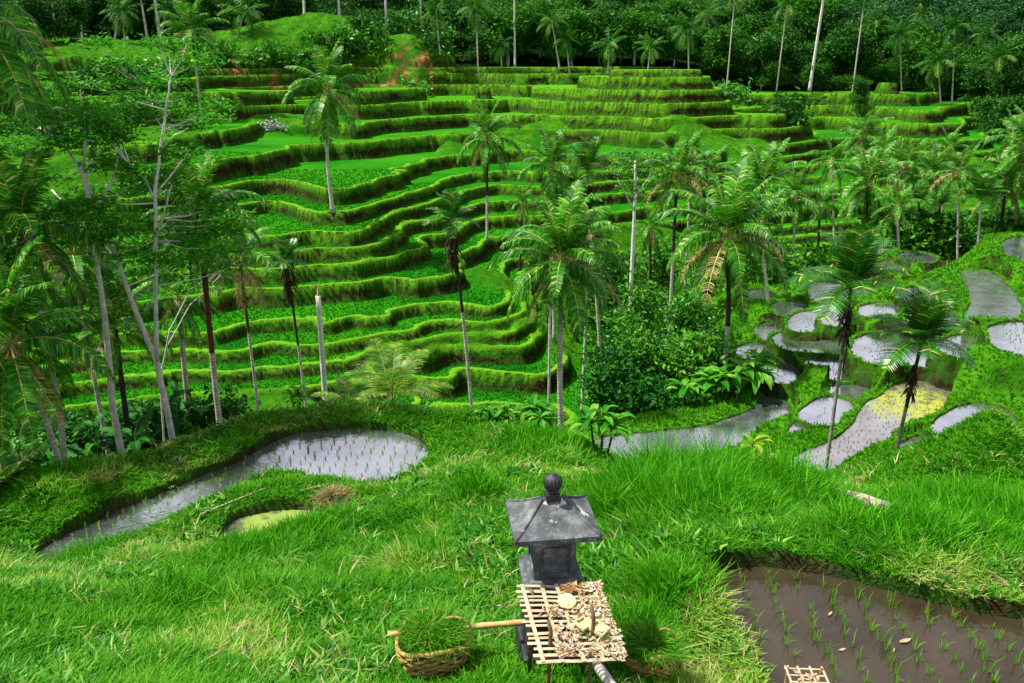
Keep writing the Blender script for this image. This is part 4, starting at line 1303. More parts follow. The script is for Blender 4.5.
# ------------------------------------------------------------------ pale feathery trees on the left
def feathery_tree(label, Y, limbs, sprays, seed, mat='albizia', tm='trunk_pale', leaf=.095, nleaf=300, name='feathery_tree'):
    """limbs: list of (pixel polyline, r0, r1); sprays: list of (px,py,dY,r_px)"""
    b = limbs[0][0][0]; B_ = at(b[0], b[1], Y); gz = float(height(B_.x, Y)) - .1
    B_.z = min(B_.z, gz) if B_.z - gz < 1.5 else gz
    root = bpy.data.objects.new(name, None); COL.objects.link(root); root.location = B_; tag(root, label, 'tree')
    R = random.Random(seed); allp = []
    for i, (pts, r0, r1) in enumerate(limbs):
        dY = 0 if i == 0 else R.uniform(-1.2, 1.2)
        P3 = []
        for j, (px, py) in enumerate(pts):
            f = j / (len(pts) - 1)
            q = at(px, py, Y + dY * f)
            P3.append(q - B_)
        if i == 0: P3[0] = Vector((0, 0, 0))
        # smooth
        Q = []
        for j in range(len(P3) - 1):
            for k_ in range(4): Q.append(P3[j].lerp(P3[j + 1], k_ / 4) + Vector((R.uniform(-.012, .012), 0, R.uniform(-.01, .01))))
        Q.append(P3[-1])
        mb = MBld(); mb.tube(Q, [r0 + (r1 - r0) * k_ / (len(Q) - 1) for k_ in range(len(Q))], 8)
        link('trunk' if i == 0 else 'branch', mb.mesh('limb', [M[tm]], True), root)
        allp += Q
    blobs = []
    mb = MBld()
    for (px, py, dY, rp) in sprays:
        c = at(px, py, Y + dY) - B_
        r = rp / FPX * Y
        blobs.append((c.x, c.y, c.z, r, r * .9, r * .16))
        # twigs towards the nearest limb
        q = min(allp, key=lambda p_: (p_ - c).length + max(0, p_.z - c.z) * 2)
        m_ = q.lerp(c, .5) + Vector((0, 0, -.05 * (q - c).length))
        mb.tube([q, m_, c], [.018, .013, .005], 4)
    if len(sprays) > 16: link('twigs', mb.mesh('twigs', [M[tm]]), root)
    link('crown', leaf_blob_mesh('crown', M[mat], blobs, nleaf * len(blobs), leaf, .45, seed, .6, 10), root)
    return root


R2 = random.Random(5)
def sprays(x0, x1, y0, y1, n_, r0, r1):
    return [(R2.uniform(x0, x1), R2.uniform(y0, y1), R2.uniform(-1.5, 1.8), R2.uniform(r0, r1)) for _ in range(n_)]


feathery_tree('tall pale trunked feathery tree, left one of the two white trunks at the left', 18.5,
              [([(122,458),(112,400),(105,320),(98,270),(92,220),(82,165)], .095, .04), ([(96,250),(75,215),(52,190)], .045, .02), ([(92,215),(112,180),(120,150)], .04, .02), ([(84,175),(60,140),(40,128)], .04, .015), ([(84,170),(86,130),(80,90)], .035, .012)],
              sprays(0, 135, 95, 240, 34, 16, 30) + sprays(20, 130, 70, 120, 8, 14, 22), 3)
feathery_tree('pale feathery tree whose white trunk forks in a Y, at the left', 19.0,
              [([(174,450),(168,415),(157,363),(135,310),(118,262),(100,215),(84,175)], .095, .03), ([(157,363),(156,300),(156,240),(155,190),(160,150),(166,110),(171,76)], .06, .018),
               ([(156,240),(165,210),(172,185)], .03, .012), ([(156,195),(175,170),(190,150)], .028, .01), ([(157,205),(145,180),(130,165)], .025, .01), ([(118,262),(95,235),(70,210)], .035, .012),
               ([(160,150),(175,135),(188,128)], .02, .008), ([(163,130),(152,110),(150,90)], .02, .008)],
              sprays(60, 215, 60, 215, 34, 15, 28) + sprays(120, 240, 215, 265, 12, 14, 24) + sprays(90,200,40,75,5,12,20), 4)
feathery_tree('small feathery sapling with pale branches between the palms on the left slope', 22,
              [([(150,440),(160,380),(170,330),(190,290),(220,270)], .035, .015), ([(165,350),(190,305),(235,262)], .02, .008)], sprays(130, 250, 230, 290, 10, 14, 22), 6)
feathery_tree('light feathery tree with thin white trunk right of the central coconut palm', 42,
              [([(631,305),(633,250),(635,200),(635,160)], .13, .05), ([(634,210),(618,180)], .05, .02), ([(634,200),(650,175)], .05, .02)],
              sprays(612, 662, 150, 190, 16, 10, 16), 7, 'bush', leaf=.14, nleaf=160)


# ------------------------------------------------------------------ bushes and broad leaved plants
def bush(label, px, py, rx, ry, Y, mat='bush', leaf=.12, n_=2600, seed=0, name='bush', pale=False):
    c = at(px, py, Y); r = rx / FPX * Y; rz = ry / FPX * Y
    g = float(height(c.x, Y)); root = bpy.data.objects.new(name, None); COL.objects.link(root); root.location = (c.x, Y, g - .05)
    tag(root, label, 'shrub' if name != 'small_tree' else 'tree')
    R = random.Random(seed + int(px)); zc = c.z - g
    blobs = [(R.uniform(-.6, .6) * r, R.uniform(-.5, .5) * r, zc + R.uniform(-.6, .6) * rz, r * R.uniform(.3, .5), r * R.uniform(.3, .5), rz * R.uniform(.3, .45)) for _ in range(9)]
    zz = zc - rz * .6
    while zz > .25:                       # foliage down to the ground
        zz -= rz * .55
        for _ in range(4): blobs.append((R.uniform(-.65, .65) * r, R.uniform(-.5, .5) * r, max(zz, .15), r * .45, r * .45, rz * .42))
    n_ = int(n_ * (len(blobs) / 9) ** .7)
    link('crown', leaf_blob_mesh('crown', M[mat], blobs, int(n_ * .95), leaf * 1.45, .9, int(px + py), .6, 9), root)
    mb = MBld()
    for i in range(3):
        b = blobs[i]; mb.tube([Vector((R.uniform(-.1, .1), R.uniform(-.1, .1), -.05)), Vector((b[0] * .5, b[1] * .5, b[2] * .6)), Vector(b[:3])], [.05, .035, .015], 5)
    link('stem', mb.mesh('stem', [M['trunk_pale' if pale else 'trunk_dark']]), root)
    return root


def broad_plant(label, px, py, h_px, Y, n_=16, mat='bigleaf', name='broad_leaved_plant', lw=.3, seed=0, up=.9, stems=3, group=None):
    """rosettes of pointed broad leaves on short stems; base at the pixel, or on the ground under it"""
    c = at(px, py, Y); g = float(height(c.x, Y)); R = random.Random(seed + int(px * 3 + py))
    top = at(px, py - h_px, Y).z - g; H_ = max(.5, top)
    L = h_px / FPX * Y * .55
    mb = MBld()
    for s_ in range(stems):
        a = R.random() * 6.28; rr = L * .45 * (s_ > 0)
        sx, sy = math.cos(a) * rr, math.sin(a) * rr; sh = (H_ - L * .8) * R.uniform(.7, 1.0)
        mb.tube([(sx * .5, sy * .5, -.1), (sx, sy, sh * .6), (sx * 1.1, sy * 1.1, sh)], [.03, .025, .02], 5, 1)
        for i in range(n_):
            az = i * 2.4 + R.uniform(-.3, .3); el = R.uniform(.1, 1.3) * up; l_ = L * R.uniform(.7, 1.15); w_ = l_ * lw * .5
            p = Vector((sx * 1.1, sy * 1.1, sh * R.uniform(.75, 1.0))); ang = el; v = R.random()
            d2 = Vector((math.cos(az), math.sin(az), 0)); sd = Vector((-math.sin(az), math.cos(az), 0))
            prev = p; N = 5; pw = .02 * l_
            for k_ in range(1, N + 1):
                f = k_ / N; q = prev + (d2 * math.cos(ang) + Vector((0, 0, math.sin(ang)))) * l_ / N
                nw = w_ * max(.03, math.sin(math.pi * min(1, f * .9 + .08)) ** .8)
                fold = Vector((0, 0, .35))
                mb.quad(prev, q, q + sd * nw + fold * nw, prev + sd * pw + fold * pw, v)
                mb.quad(q, prev, prev - sd * pw + fold * pw, q - sd * nw + fold * nw, v)
                prev = q; pw = nw; ang -= .32
    root = link(name, mb.mesh(name, [M[mat], M['trunk_dark']]), loc=(c.x, Y, g))
    tag(root, label, 'plant', group)
    return root


# thicket between the central palm and the ponds
for a in [('dense dark green thicket tree behind the ridge, right of the central palm', 655, 350, 44, 40, 38, 'bush', .16, 3600),
          ('leafy tree rising above the thicket left of the yellow fronded palm', 640, 302, 30, 32, 42, 'bush', .16, 2800),
          ('bright leafy tree just left of the yellow fronded palm', 690, 318, 32, 34, 40, 'bush', .16, 3000),
          ('dark rounded bush low in the thicket above the narrow pond', 655, 392, 46, 26, 35, 'darkleaf', .15, 3200),
          ('small dark bush between the central palm and the thicket', 610, 350, 22, 34, 36, 'darkleaf', .15, 1800),
          ('leafy bush with fresh tips at the left foot of the yellow fronded palm', 708, 355, 32, 30, 37, 'bush', .17, 2400)]:
    bush(*a)
for a in [('tall plant with glossy oblong leaves at the right end of the thicket', 740, 398, 52, 35, 15, 'bigleaf'),
          ('glossy leaved plant leaning over the brown bund of the narrow pond', 714, 408, 52, 34.5, 15, 'bigleaf'),
          ('glossy leaved plant beside the foot of the yellow fronded palm', 755, 388, 44, 36, 14, 'bigleaf'),
          ('broad leaved plant low in front of the dark thicket', 690, 412, 42, 34.5, 13, 'bigleaf'),
          ('bright rosette of broad pointed leaves right of the central palm foot', 602, 440, 50, 16.2, 14, 'bigleaf'),
          ('clump of broad leaves left of the central palm foot', 540, 436, 44, 17.2, 14, 'bigleaf'),
          ('pale green broad leaved clump at the left of the central palm foot', 512, 430, 34, 17.6, 12, 'bigleaf'),
          ('small broad leaved plant near the foot of the areca palm in the middle', 486, 424, 24, 17.8, 10, 'bigleaf'),
          ('leafy plant touching the pole of the dead trunk', 300, 408, 26, 18.8, 10, 'bigleaf'),
          ('small pale plant right of the dead trunk', 345, 408, 20, 18.6, 8, 'bigleaf'),
          ('yellow green leafy shrub in front of the narrow pond', 762, 470, 46, 14.5, 12, 'yellowleaf'),
          ('yellow green leafy sprig left of the other in front of the narrow pond', 741, 480, 34, 14, 8, 'yellowleaf')]:
    broad_plant(a[0], a[1], a[2], a[3], a[4], a[5], a[6], seed=3)
for i, (px, py, h, Y) in enumerate([(118,440,60,23),(142,432,66,24),(172,430,56,24),(196,428,60,25),(90,450,55,22),(160,420,40,26),(225,412,40,27),(60,450,60,23),(130,410,50,28)]):
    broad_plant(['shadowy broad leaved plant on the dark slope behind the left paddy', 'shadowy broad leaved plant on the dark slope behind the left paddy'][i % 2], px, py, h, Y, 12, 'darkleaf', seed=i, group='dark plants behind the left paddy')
for a in [('round dark shrub on the spur of the terraces left of the areca crown', 362, 222, 10, 12, 66, 'bush', .3, 500),
          ('small dark shrub beside the bare brown plot on the terraces', 374, 189, 9, 7, 72, 'bush', .3, 400),
          ('small shrub on the terrace lip left of the lone tall palm', 305, 215, 7, 6, 68, 'bush', .3, 300),
          ('large bright shrub on the shoulder at the right end of the upper terraces', 728, 92, 17, 7, 108, 'bush', .4, 900),
          ('dark shrub on the terrace edge under the top right terraces', 790, 104, 12, 9, 104, 'forest', .4, 600),
          ('small round shrub standing on a terrace rim near the top right', 675, 97, 5, 5, 108, 'bush', .35, 250),
          ('dark shrub hanging over the upper left terrace bank', 415, 84, 8, 5, 112, 'bush', .35, 250)]:
    bush(*a)
for i, (px, py, rx, ry) in enumerate([(305,52,14,9),(322,40,12,9),(345,34,12,8),(360,22,12,7),(372,30,10,7),(395,20,12,7),(415,14,10,6),(330,58,12,7),(310,66,10,6),(352,48,10,6),(290,60,12,7),(430,40,8,5),
        (270,50,14,8),(250,56,14,8),(225,52,14,9),(205,60,12,8),(180,66,14,8),(150,70,14,8),(120,72,14,8),(90,76,14,8),(380,44,7,4),(440,26,9,6)]):
    p_ = hit(px, py + ry)
    bush('scrubby green bush on the grassy knob and bank behind the upper left terraces', px, py, rx, ry, min(p_.y, 128), R2.choice(['bush', 'forest_bright', 'forest']), .34, 520, i).__setitem__('group', 'bushes on the knob behind the terraces')
for i in range(26):
    px = R2.uniform(880, 1030); py = R2.uniform(218, 240); Y = R2.uniform(60, 70)
    bush('leafy green bush in the thicket under the palms at the right', px, py, R2.uniform(12, 20), R2.uniform(8, 14), Y, R2.choice(['bush', 'bush', 'forest_bright']), .28, 700, i).__setitem__('group', 'bushes under the palms at the right')
for i in range(16):
    px = R2.uniform(600, 890); Y = R2.uniform(50, 62); py = R2.uniform(245, 285)
    bush('bright leafy shrub between the palm trunks above the flooded steps', px, py, R2.uniform(10, 17), R2.uniform(7, 12), Y, R2.choice(['bush', 'forest_bright', 'bush']), .22, 600, i).__setitem__('group', 'shrubs between the palms above the flooded steps')
for i in range(16):
    px = -10 + i * 16 + R2.uniform(-6, 6)
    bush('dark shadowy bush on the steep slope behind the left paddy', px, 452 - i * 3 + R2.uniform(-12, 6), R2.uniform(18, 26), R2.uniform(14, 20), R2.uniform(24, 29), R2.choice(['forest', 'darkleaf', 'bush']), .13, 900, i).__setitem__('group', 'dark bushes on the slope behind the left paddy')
# young palm with feathery yellow green fronds in front of the terraces
def ground_palm(label, px, py, Y, r_px, n_, mats, lo=.5, hi=1.35, seed=1):
    c = at(px, py, Y); g = float(height(c.x, Y)); zt = max(.1, c.z - g)
    root = bpy.data.objects.new('young_palm', None); COL.objects.link(root); root.location = (c.x, Y, g - .05); tag(root, label, 'palm tree')
    mb = MBld(); mb.tube([(0, 0, 0), (0, 0, zt * .6), (0, 0, zt + .1)], [.14, .12, .08], 8); link('trunk', mb.mesh('trunk', [M['trunk_dark']], True), root)
    R = random.Random(seed); L = r_px / FPX * Y
    fm = [frond_mesh('frond', L, R.uniform(lo, hi), R.uniform(.6, 1.3), 30, L * .26, mats, .045, .2, .3, .25, .022, R) for _ in range(4)]
    for i in range(n_): link('frond', fm[i % 4], root, (0, 0, zt), (0, 0, i * 2.4 + R.uniform(-.3, .3)), R.uniform(.8, 1.1))
    return root


M['youngpalm'] = mat_leaf('young_palm_leaflets', [(0, (.02, .13, .005)), (.5, (.07, .24, .010)), (1, (.36, .44, .05))], .4, .35, .35)
ground_palm('young palm with feathery yellow green fronds in front of the terraces left of centre', 392, 402, 25, 84, 13, [M['youngpalm'], M['rachis']])
ground_palm('low arching yellow palm left of the feathery young palm', 352, 404, 24, 46, 8, [M['youngpalm'], M['rachis']], .4, 1.0, 5)
ground_palm('spiky young palm with blue green blades at the left edge of the near bank', 8, 500, 14.0, 62, 12, [M['palm'], M['rachis']], .8, 1.4, 9)

# ------------------------------------------------------------------ the stone shrine
def mat_stone():
    m, nt, out = newmat('carved_dark_stone'); b = NB(nt)
    tc = b.n('ShaderNodeTexCoord')
    n1 = b.noise(9, 6, .7, tc.outputs['Object']); n2 = b.noise(60, 3, .7, tc.outputs['Object'])
    c = b.ramp(n1, [(.3, (.02, .026, .028)), (.5, (.07, .08, .085)), (.72, (.20, .21, .21))])
    n3 = b.noise(14, 5, .75, tc.outputs['Object'])
    c = b.mix(b.ramp(n3, [(.60, (0, 0, 0)), (.70, (.7, .7, .7))]), c, (.38, .38, .36))
    h = b.math('ADD', b.math('MULTIPLY', n2, .5), n1)
    b.l(b.princ(c, .75, b.bump(h, .006, .9), .35), out.inputs['Surface']); return m


def mat_simple(name, c1, c2, scale=20, rough=.7, spec=.2, bump=.003):
    m, nt, out = newmat(name); b = NB(nt); tc = b.n('ShaderNodeTexCoord')
    f = b.noise(scale, 4, .65, tc.outputs['Object'])
    b.l(b.princ(b.ramp(f, [(.3, c2), (.65, c1)]), rough, b.bump(f, bump, .7), spec), out.inputs['Surface']); return m


M['stone'] = mat_stone()
M['stone_black'] = mat_simple('blackened_stone', (.030, .034, .038), (.008, .009, .010), 14, .55, .4, .006)
M['stone_white'] = mat_simple('white_lichen_stain', (.55, .56, .56), (.30, .31, .32), 40)
M['bamboo_pale'] = mat_simple('pale_bamboo_slat', (.52, .43, .29), (.28, .20, .11), 18)
M['bamboo_pole'] = mat_simple('bamboo_pole', (.60, .42, .17), (.38, .22, .07), 7, .45, .4)
M['stick'] = mat_simple('brown_stick', (.20, .13, .06), (.07, .045, .02), 16)
M['wicker'] = mat_simple('wicker_strip', (.50, .34, .11), (.20, .12, .04), 22)
M['petal_dry'] = mat_simple('dried_offering_petals', (.48, .38, .24), (.22, .14, .07), 30)
M['offer'] = mat_simple('woven_palm_leaf_offering', (.68, .62, .34), (.45, .38, .16), 30)
M['cake'] = mat_simple('pale_yellow_rice_cracker', (.75, .66, .30), (.60, .48, .18), 24)
M['pink'] = mat_simple('pink_flower', (.75, .03, .14), (.5, .02, .08), 30)
M['white_pet'] = mat_simple('white_flower', (.66, .60, .48), (.42, .36, .26), 30)
M['brown_leaf'] = mat_simple('brown_dry_leaf', (.30, .13, .03), (.12, .05, .015), 20)
M['white_pole'] = mat_simple('white_peeled_pole', (.62, .60, .56), (.34, .32, .28), 12)


def bev(me, w):
    bm = bmesh.new(); bm.from_mesh(me)
    bmesh.ops.bevel(bm, geom=bm.edges[:], offset=w, segments=2, affect='EDGES', profile=.6)
    bm.to_mesh(me); bm.free(); return me




def frustum(name, mats, x0, y0, z0, x1, y1, z1, b=.006, cx=0, cy=0):
    """box with half sizes x0,y0 at z0 and x1,y1 at z1"""
    vs = [(cx - x0, cy - y0, z0), (cx + x0, cy - y0, z0), (cx + x0, cy + y0, z0), (cx - x0, cy + y0, z0), (cx - x1, cy - y1, z1), (cx + x1, cy - y1, z1), (cx + x1, cy + y1, z1), (cx - x1, cy + y1, z1)]
    me = bpy.data.meshes.new(name)
    me.from_pydata(vs, [], [(0, 3, 2, 1), (4, 5, 6, 7), (0, 1, 5, 4), (1, 2, 6, 5), (2, 3, 7, 6), (3, 0, 4, 7)])
    for m_ in mats: me.materials.append(m_)
    return bev(me, b) if b else me


def join_me(name, parts, mats):
    bm = bmesh.new()
    for p_ in parts: bm.from_mesh(p_)
    me = bpy.data.meshes.new(name); bm.to_mesh(me); bm.free()
    for m_ in mats: me.materials.append(m_)
    return me


def lathe(name, prof, mats, ribs=0, n_=32, amp=.0):
    mb = MBld()
    for i, (r_, z_) in enumerate(prof):
        for k_ in range(n_):
            a = 2 * math.pi * k_ / n_; rr = r_ * (1 - amp * abs(math.cos(a * ribs / 2)) ** 6 if ribs else 1)
            mb.v.append((rr * math.cos(a), rr * math.sin(a), z_)); mb.a.append(0)
    for i in range(len(prof) - 1):
        for k_ in range(n_):
            a = i * n_ + k_; c = i * n_ + (k_ + 1) % n_; mb.f.append((a, c, c + n_, a + n_)); mb.mi.append(0)
    return mb.mesh(name, mats, True)


SX, SY = .27, 4.63
gz = float(height(SX, SY))
shrine = bpy.data.objects.new('stone_shrine', None); COL.objects.link(shrine)
shrine.location = (SX, SY, gz - .03); shrine.rotation_euler = (0, 0, math.radians(7))
tag(shrine, 'small dark carved stone shrine with hipped roof and ribbed ball finial in the grass', 'shrine')
z_off = -(gz - .03)                       # level -> local height
def lz(z): return z + z_off
Mst = [M['stone']]
link('plinth', frustum('plinth', [M['stone_black']], .225, .225, 0, .215, .215, lz(-3.93), .015), shrine)
link('lower_body', frustum('lower_body', [M['stone_black']], .19, .19, lz(-3.928), .17, .17, lz(-3.44), .015), shrine)
link('ledge', join_me('ledge', [frustum('a', [], .205, .205, lz(-3.438), .205, .205, lz(-3.375), .008), frustum('b', [], .18, .18, lz(-3.373), .17, .17, lz(-3.335), .008)], Mst), shrine)
# chamber with a framed, recessed panel on each side
ch = [frustum('c', [], .130, .130, lz(-3.333), .125, .125, lz(-3.02), .004)]
w_ = .150
for rz in range(4):
    fr = [frustum('f', [], .018, .006, lz(-3.33), .018, .006, lz(-3.025), .002, -.119, -.137), frustum('f', [], .018, .006, lz(-3.33), .018, .006, lz(-3.025), .002, .119, -.137),
          frustum('f', [], .099, .006, lz(-3.33), .099, .006, lz(-3.295), .002, 0, -.137), frustum('f', [], .099, .006, lz(-3.065), .099, .006, lz(-3.025), .002, 0, -.137),
          frustum('f', [], .075, .004, lz(-3.265), .075, .004, lz(-3.095), .002, 0, -.134)]
    for f_ in fr: f_.transform(Matrix.Rotation(rz * math.pi / 2, 4, 'Z'))
    ch += fr
link('chamber', join_me('chamber', ch, Mst), shrine)
link('cornice', frustum('cornice', Mst, .165, .165, lz(-2.983), .185, .185, lz(-2.945), .006), shrine, (0, 0, -.036))
# hipped roof: concave, short ridge, thick eaves
def roof_mesh():
    mb = MBld(); hx, hy = .272, .245; rx = .07
    z0, z1 = lz(-2.935), lz(-2.755)
    N = 6; loops = []
    loops.append([(-hx * .9, -hy * .9, z0 - .012), (hx * .9, -hy * .9, z0 - .012), (hx * .9, hy * .9, z0 - .012), (-hx * .9, hy * .9, z0 - .012)])
    loops.append([(-hx, -hy, z0 - .012), (hx, -hy, z0 - .012), (hx, hy, z0 - .012), (-hx, hy, z0 - .012)])
    for i in range(N + 1):
        f = i / N; g = f ** 1.25
        ax = hx + (rx - hx) * f; ay = hy + (.012 - hy) * f; z_ = z0 + .025 + (z1 - z0 - .025) * g
        loops.append([(-ax, -ay, z_), (ax, -ay, z_), (ax, ay, z_), (-ax, ay, z_)])
    for L in loops:
        for v in L: mb.v.append(v); mb.a.append(0)
    for i in range(len(loops) - 1):
        for k_ in range(4):
            a = i * 4 + k_; c = i * 4 + (k_ + 1) % 4; mb.f.append((a, c, c + 4, a + 4)); mb.mi.append(0)
    mb.f.append((3, 2, 1, 0)); mb.mi.append(0); n_ = len(mb.v); mb.f.append((n_ - 4, n_ - 3, n_ - 2, n_ - 1)); mb.mi.append(0)
    return mb.mesh('roof', Mst)
roof = link('roof', roof_mesh(), shrine, (0, 0, -.036), None, (1.05, 1.05, 1))
for sx in (-1, 1):
    for sy in (-1, 1):
        mb = MBld(); pts = []
        for i in range(7):
            f = i / 6; g = f ** 1.25
            pts.append((sx * (.268 + (.07 - .268) * f), sy * (.241 + (.012 - .241) * f), lz(-2.912) + (.155) * g + .003))
        mb.tube(pts, [.010] * 7, 6); link('hip_rib', mb.mesh('hip_rib', Mst, True), roof)
# pale weathering and bird lime: thin crusts lying on the slopes
def roof_z(x, y):
    f = min((.272 - abs(x)) / (.272 - .07), (.245 - abs(y)) / (.245 - .012)); f = max(0, min(1, f))
    return lz(-2.91) + .155 * f ** 1.25
for (fx, fy, rr) in [(.20, -.04, .034), (.175, .0, .022), (.06, -.035, .022), (.03, -.05, .012), (-.05, -.035, .014), (.11, -.06, .012), (.0, -.14, .006)]:
    mb = MBld(); Rr = random.Random(int(fx * 1000)); rings = []
    for q in range(4):
        ring = []
        for k_ in range(16):
            a = k_ / 16 * 6.28; r_ = rr * (q / 3) * (1 + .35 * math.sin(a * 3 + fx * 40) + .2 * math.sin(a * 7)); X_, Y_ = fx + r_ * math.cos(a), fy + r_ * math.sin(a)
            ring.append(Vector((X_, Y_, roof_z(X_, Y_) + (.004 if q < 3 else -.004))))
        rings.append(ring)
    for q in range(3):
        for k_ in range(16): mb.quad(rings[q][k_], rings[q + 1][k_], rings[q + 1][(k_ + 1) % 16], rings[q][(k_ + 1) % 16])
    link('bird_lime', mb.mesh('bird_lime', [M['stone_white']]), roof)
link('finial', join_me('finial', [lathe('p', [(.03, lz(-2.69)), (.048, lz(-2.685)), (.062, lz(-2.66)), (.066, lz(-2.635)), (.060, lz(-2.61)), (.042, lz(-2.592)), (.018, lz(-2.585)), (.010, lz(-2.572)), (.0005, lz(-2.566))], [], 14, 56, .14),
      frustum('q', [], .052, .046, lz(-2.76), .046, .040, lz(-2.712), .006), frustum('q2', [], .036, .036, lz(-2.711), .030, .030, lz(-2.685), .005)], [M['stone_black']]), shrine, (0, 0, -.036))

# ------------------------------------------------------------------ bamboo offering table on four sticks
TX, TY, TZ = .35, 4.02, -3.30
tb = bpy.data.objects.new('offering_table', None); COL.objects.link(tb)
tg = float(height(TX, TY)); tb.location = (TX, TY, tg)
tb.rotation_euler = (0, 0, math.radians(1))
tag(tb, 'rickety lattice table of split bamboo on sticks in front of the stone shrine', 'table')
tz = TZ - tg
R3 = random.Random(8)
def slat(p, q, w, t, sag=.0):
    """flat strip from p to q"""
    p, q = Vector(p), Vector(q); d = (q - p).normalized(); s_ = Vector((-d.y, d.x, 0)) * w / 2; u = Vector((0, 0, t / 2))
    vs = []; N = 4
    for i in range(N + 1):
        c = p.lerp(q, i / N) + Vector((0, 0, sag * math.sin(i / N * 9)))
        vs += [c - s_ - u, c + s_ - u, c + s_ + u, c - s_ + u]
    fs = [(0, 3, 2, 1), (N * 4, N * 4 + 1, N * 4 + 2, N * 4 + 3)]
    for i in range(N):
        for k_ in range(4): a = i * 4 + k_; c = i * 4 + (k_ + 1) % 4; fs.append((a, c, c + 4, a + 4))
    me = bpy.data.meshes.new('slat'); me.from_pydata(vs, [], fs); me.materials.append(M['bamboo_pale']); me.update(); return me
hw, hd = .262, .335; SHR_ = -.15
for i in range(15):
    yy = -hd + 2 * hd * i / 14 + R3.uniform(-.006, .006); tl = R3.uniform(-.012, .012)
    link('cross_slat', slat((-hw - R3.uniform(0, .03) + SHR_ * yy, yy - tl, tz + R3.uniform(0, .004)), (hw + R3.uniform(-.02, .035) + SHR_ * yy, yy + tl, tz + R3.uniform(0, .004)), R3.uniform(.018, .026), .004, .003), tb)
for i, xx in enumerate([-.225, -.115, .01, .12, .235]):
    link('long_slat', slat((xx - SHR_ * hd, -hd - .02, tz + .009), (xx + R3.uniform(-.03, .03) * .5 + SHR_ * hd, hd + .02, tz + .009), .024, .005, .004), tb)
for sx, sy, up in ((-.135, -.20, .16), (.12, -.16, .24), (-.22, .27, .02), (.13, .27, .02)):
    mb = MBld(); mb.tube([(sx * 1.02, sy, -.05), (sx, sy + .01, tz * .5), (sx + .01, sy, tz + up * .6), (sx - .005, sy + .02, tz + up)], [.015, .014, .013, .011], 7)
    link('leg', mb.mesh('leg', [M['stick']], True), tb)

# things lying on the table
def onto(px, py, z=TZ + .02):
    x_, y_ = on_level(px, py, z); return x_, y_, z
def petal_pile(name, label, mats, n_, spots, spread, sz, cat, kind=None):
    mb = MBld(); g = random.Random(len(name) + n_)
    x0, y0, z0 = onto(*spots[0])
    for i in range(n_):
        sx_, sy_, _ = onto(*g.choice(spots)); c = Vector((sx_ - x0 + g.gauss(0, spread), sy_ - y0 + g.gauss(0, spread), g.uniform(.0, .022)))
        c.y = min(max(c.y, TY - .33 - y0), TY + .33 - y0); yl_ = c.y + y0 - TY; c.x = min(max(c.x, TX + SHR_ * yl_ - .25 - x0), TX + SHR_ * yl_ + .26 - x0)
        a = g.random() * 6.28; l_ = sz * g.uniform(.5, 1.4); t1 = Vector((math.cos(a), math.sin(a), g.uniform(-.35, .35))) * l_; t2 = Vector((-math.sin(a), math.cos(a), g.uniform(-.5, .5))) * l_ * g.uniform(.12, .45)
        mb.quad(c - t1, c - t2, c + t1, c + t2, 0, g.randrange(len(mats)))
    o = link(name, mb.mesh(name, mats), loc=(x0, y0, z0)); tag(o, label, cat, kind=kind); return o
petal_pile('offering_scraps', 'scattered dried petals, straw and leaf scraps covering the bamboo table', [M['petal_dry'], M['petal_dry'], M['bamboo_pale'], M['brown_leaf'], M['white_pet']], 900,
           [(585,600),(600,610),(610,625),(590,630),(600,645),(615,640),(575,610),(605,590),(570,640),(590,650),(620,652),(580,622),(612,600),(560,630),(566,650),(552,612)], .035, .018, 'petals', 'stuff')
petal_pile('dry_leaf_heap', 'small heap of brown dry leaves behind the round cracker on the table', [M['brown_leaf'], M['petal_dry']], 60, [(578,590),(570,588)], .022, .032, 'leaves', 'stuff')
petal_pile('flower_offering', 'white and pink flower petals at the back right corner of the bamboo table', [M['white_pet'], M['pink'], M['white_pet'], M['offer']], 70, [(594,586),(600,584),(588,588)], .020, .030, 'flowers')
# round yellow rice cracker
x_, y_, z_ = onto(567, 601, TZ + .045)
o = link('rice_cracker', lathe('rice_cracker', [(.0005, -.006), (.05, -.006), (.062, .0), (.055, .007), (.03, .004), (.0005, .006)], [M['cake']], 5, 40, .10), loc=(x_, y_, z_), rot=(.25, -.1, .6)); tag(o, 'pale yellow flat rice cracker lying on the bamboo table', 'food')
def leaf_tray(px, py, s_, rz, label):
    x_, y_, z_ = onto(px, py, TZ + .05)
    root = bpy.data.objects.new('leaf_tray', None); COL.objects.link(root); root.location = (x_, y_, z_); root.rotation_euler = (.15, .1, rz); tag(root, label, 'offering')
    link('base', frustum('base', [M['offer']], s_, s_, -.004, s_, s_, .002, 0), root)
    for k_ in range(4):
        me = frustum('rim', [M['offer']], s_, .003, .004, s_ * 1.05, .003, .022, 0, 0, -s_); me.transform(Matrix.Rotation(k_ * math.pi / 2, 4, 'Z')); link('rim', me, root)
leaf_tray(583, 625, .038, .75, 'square woven palm leaf tray lying empty on the bamboo table, left one')
leaf_tray(599, 630, .045, .95, 'square woven palm leaf tray, larger one right of the empty tray on the table')

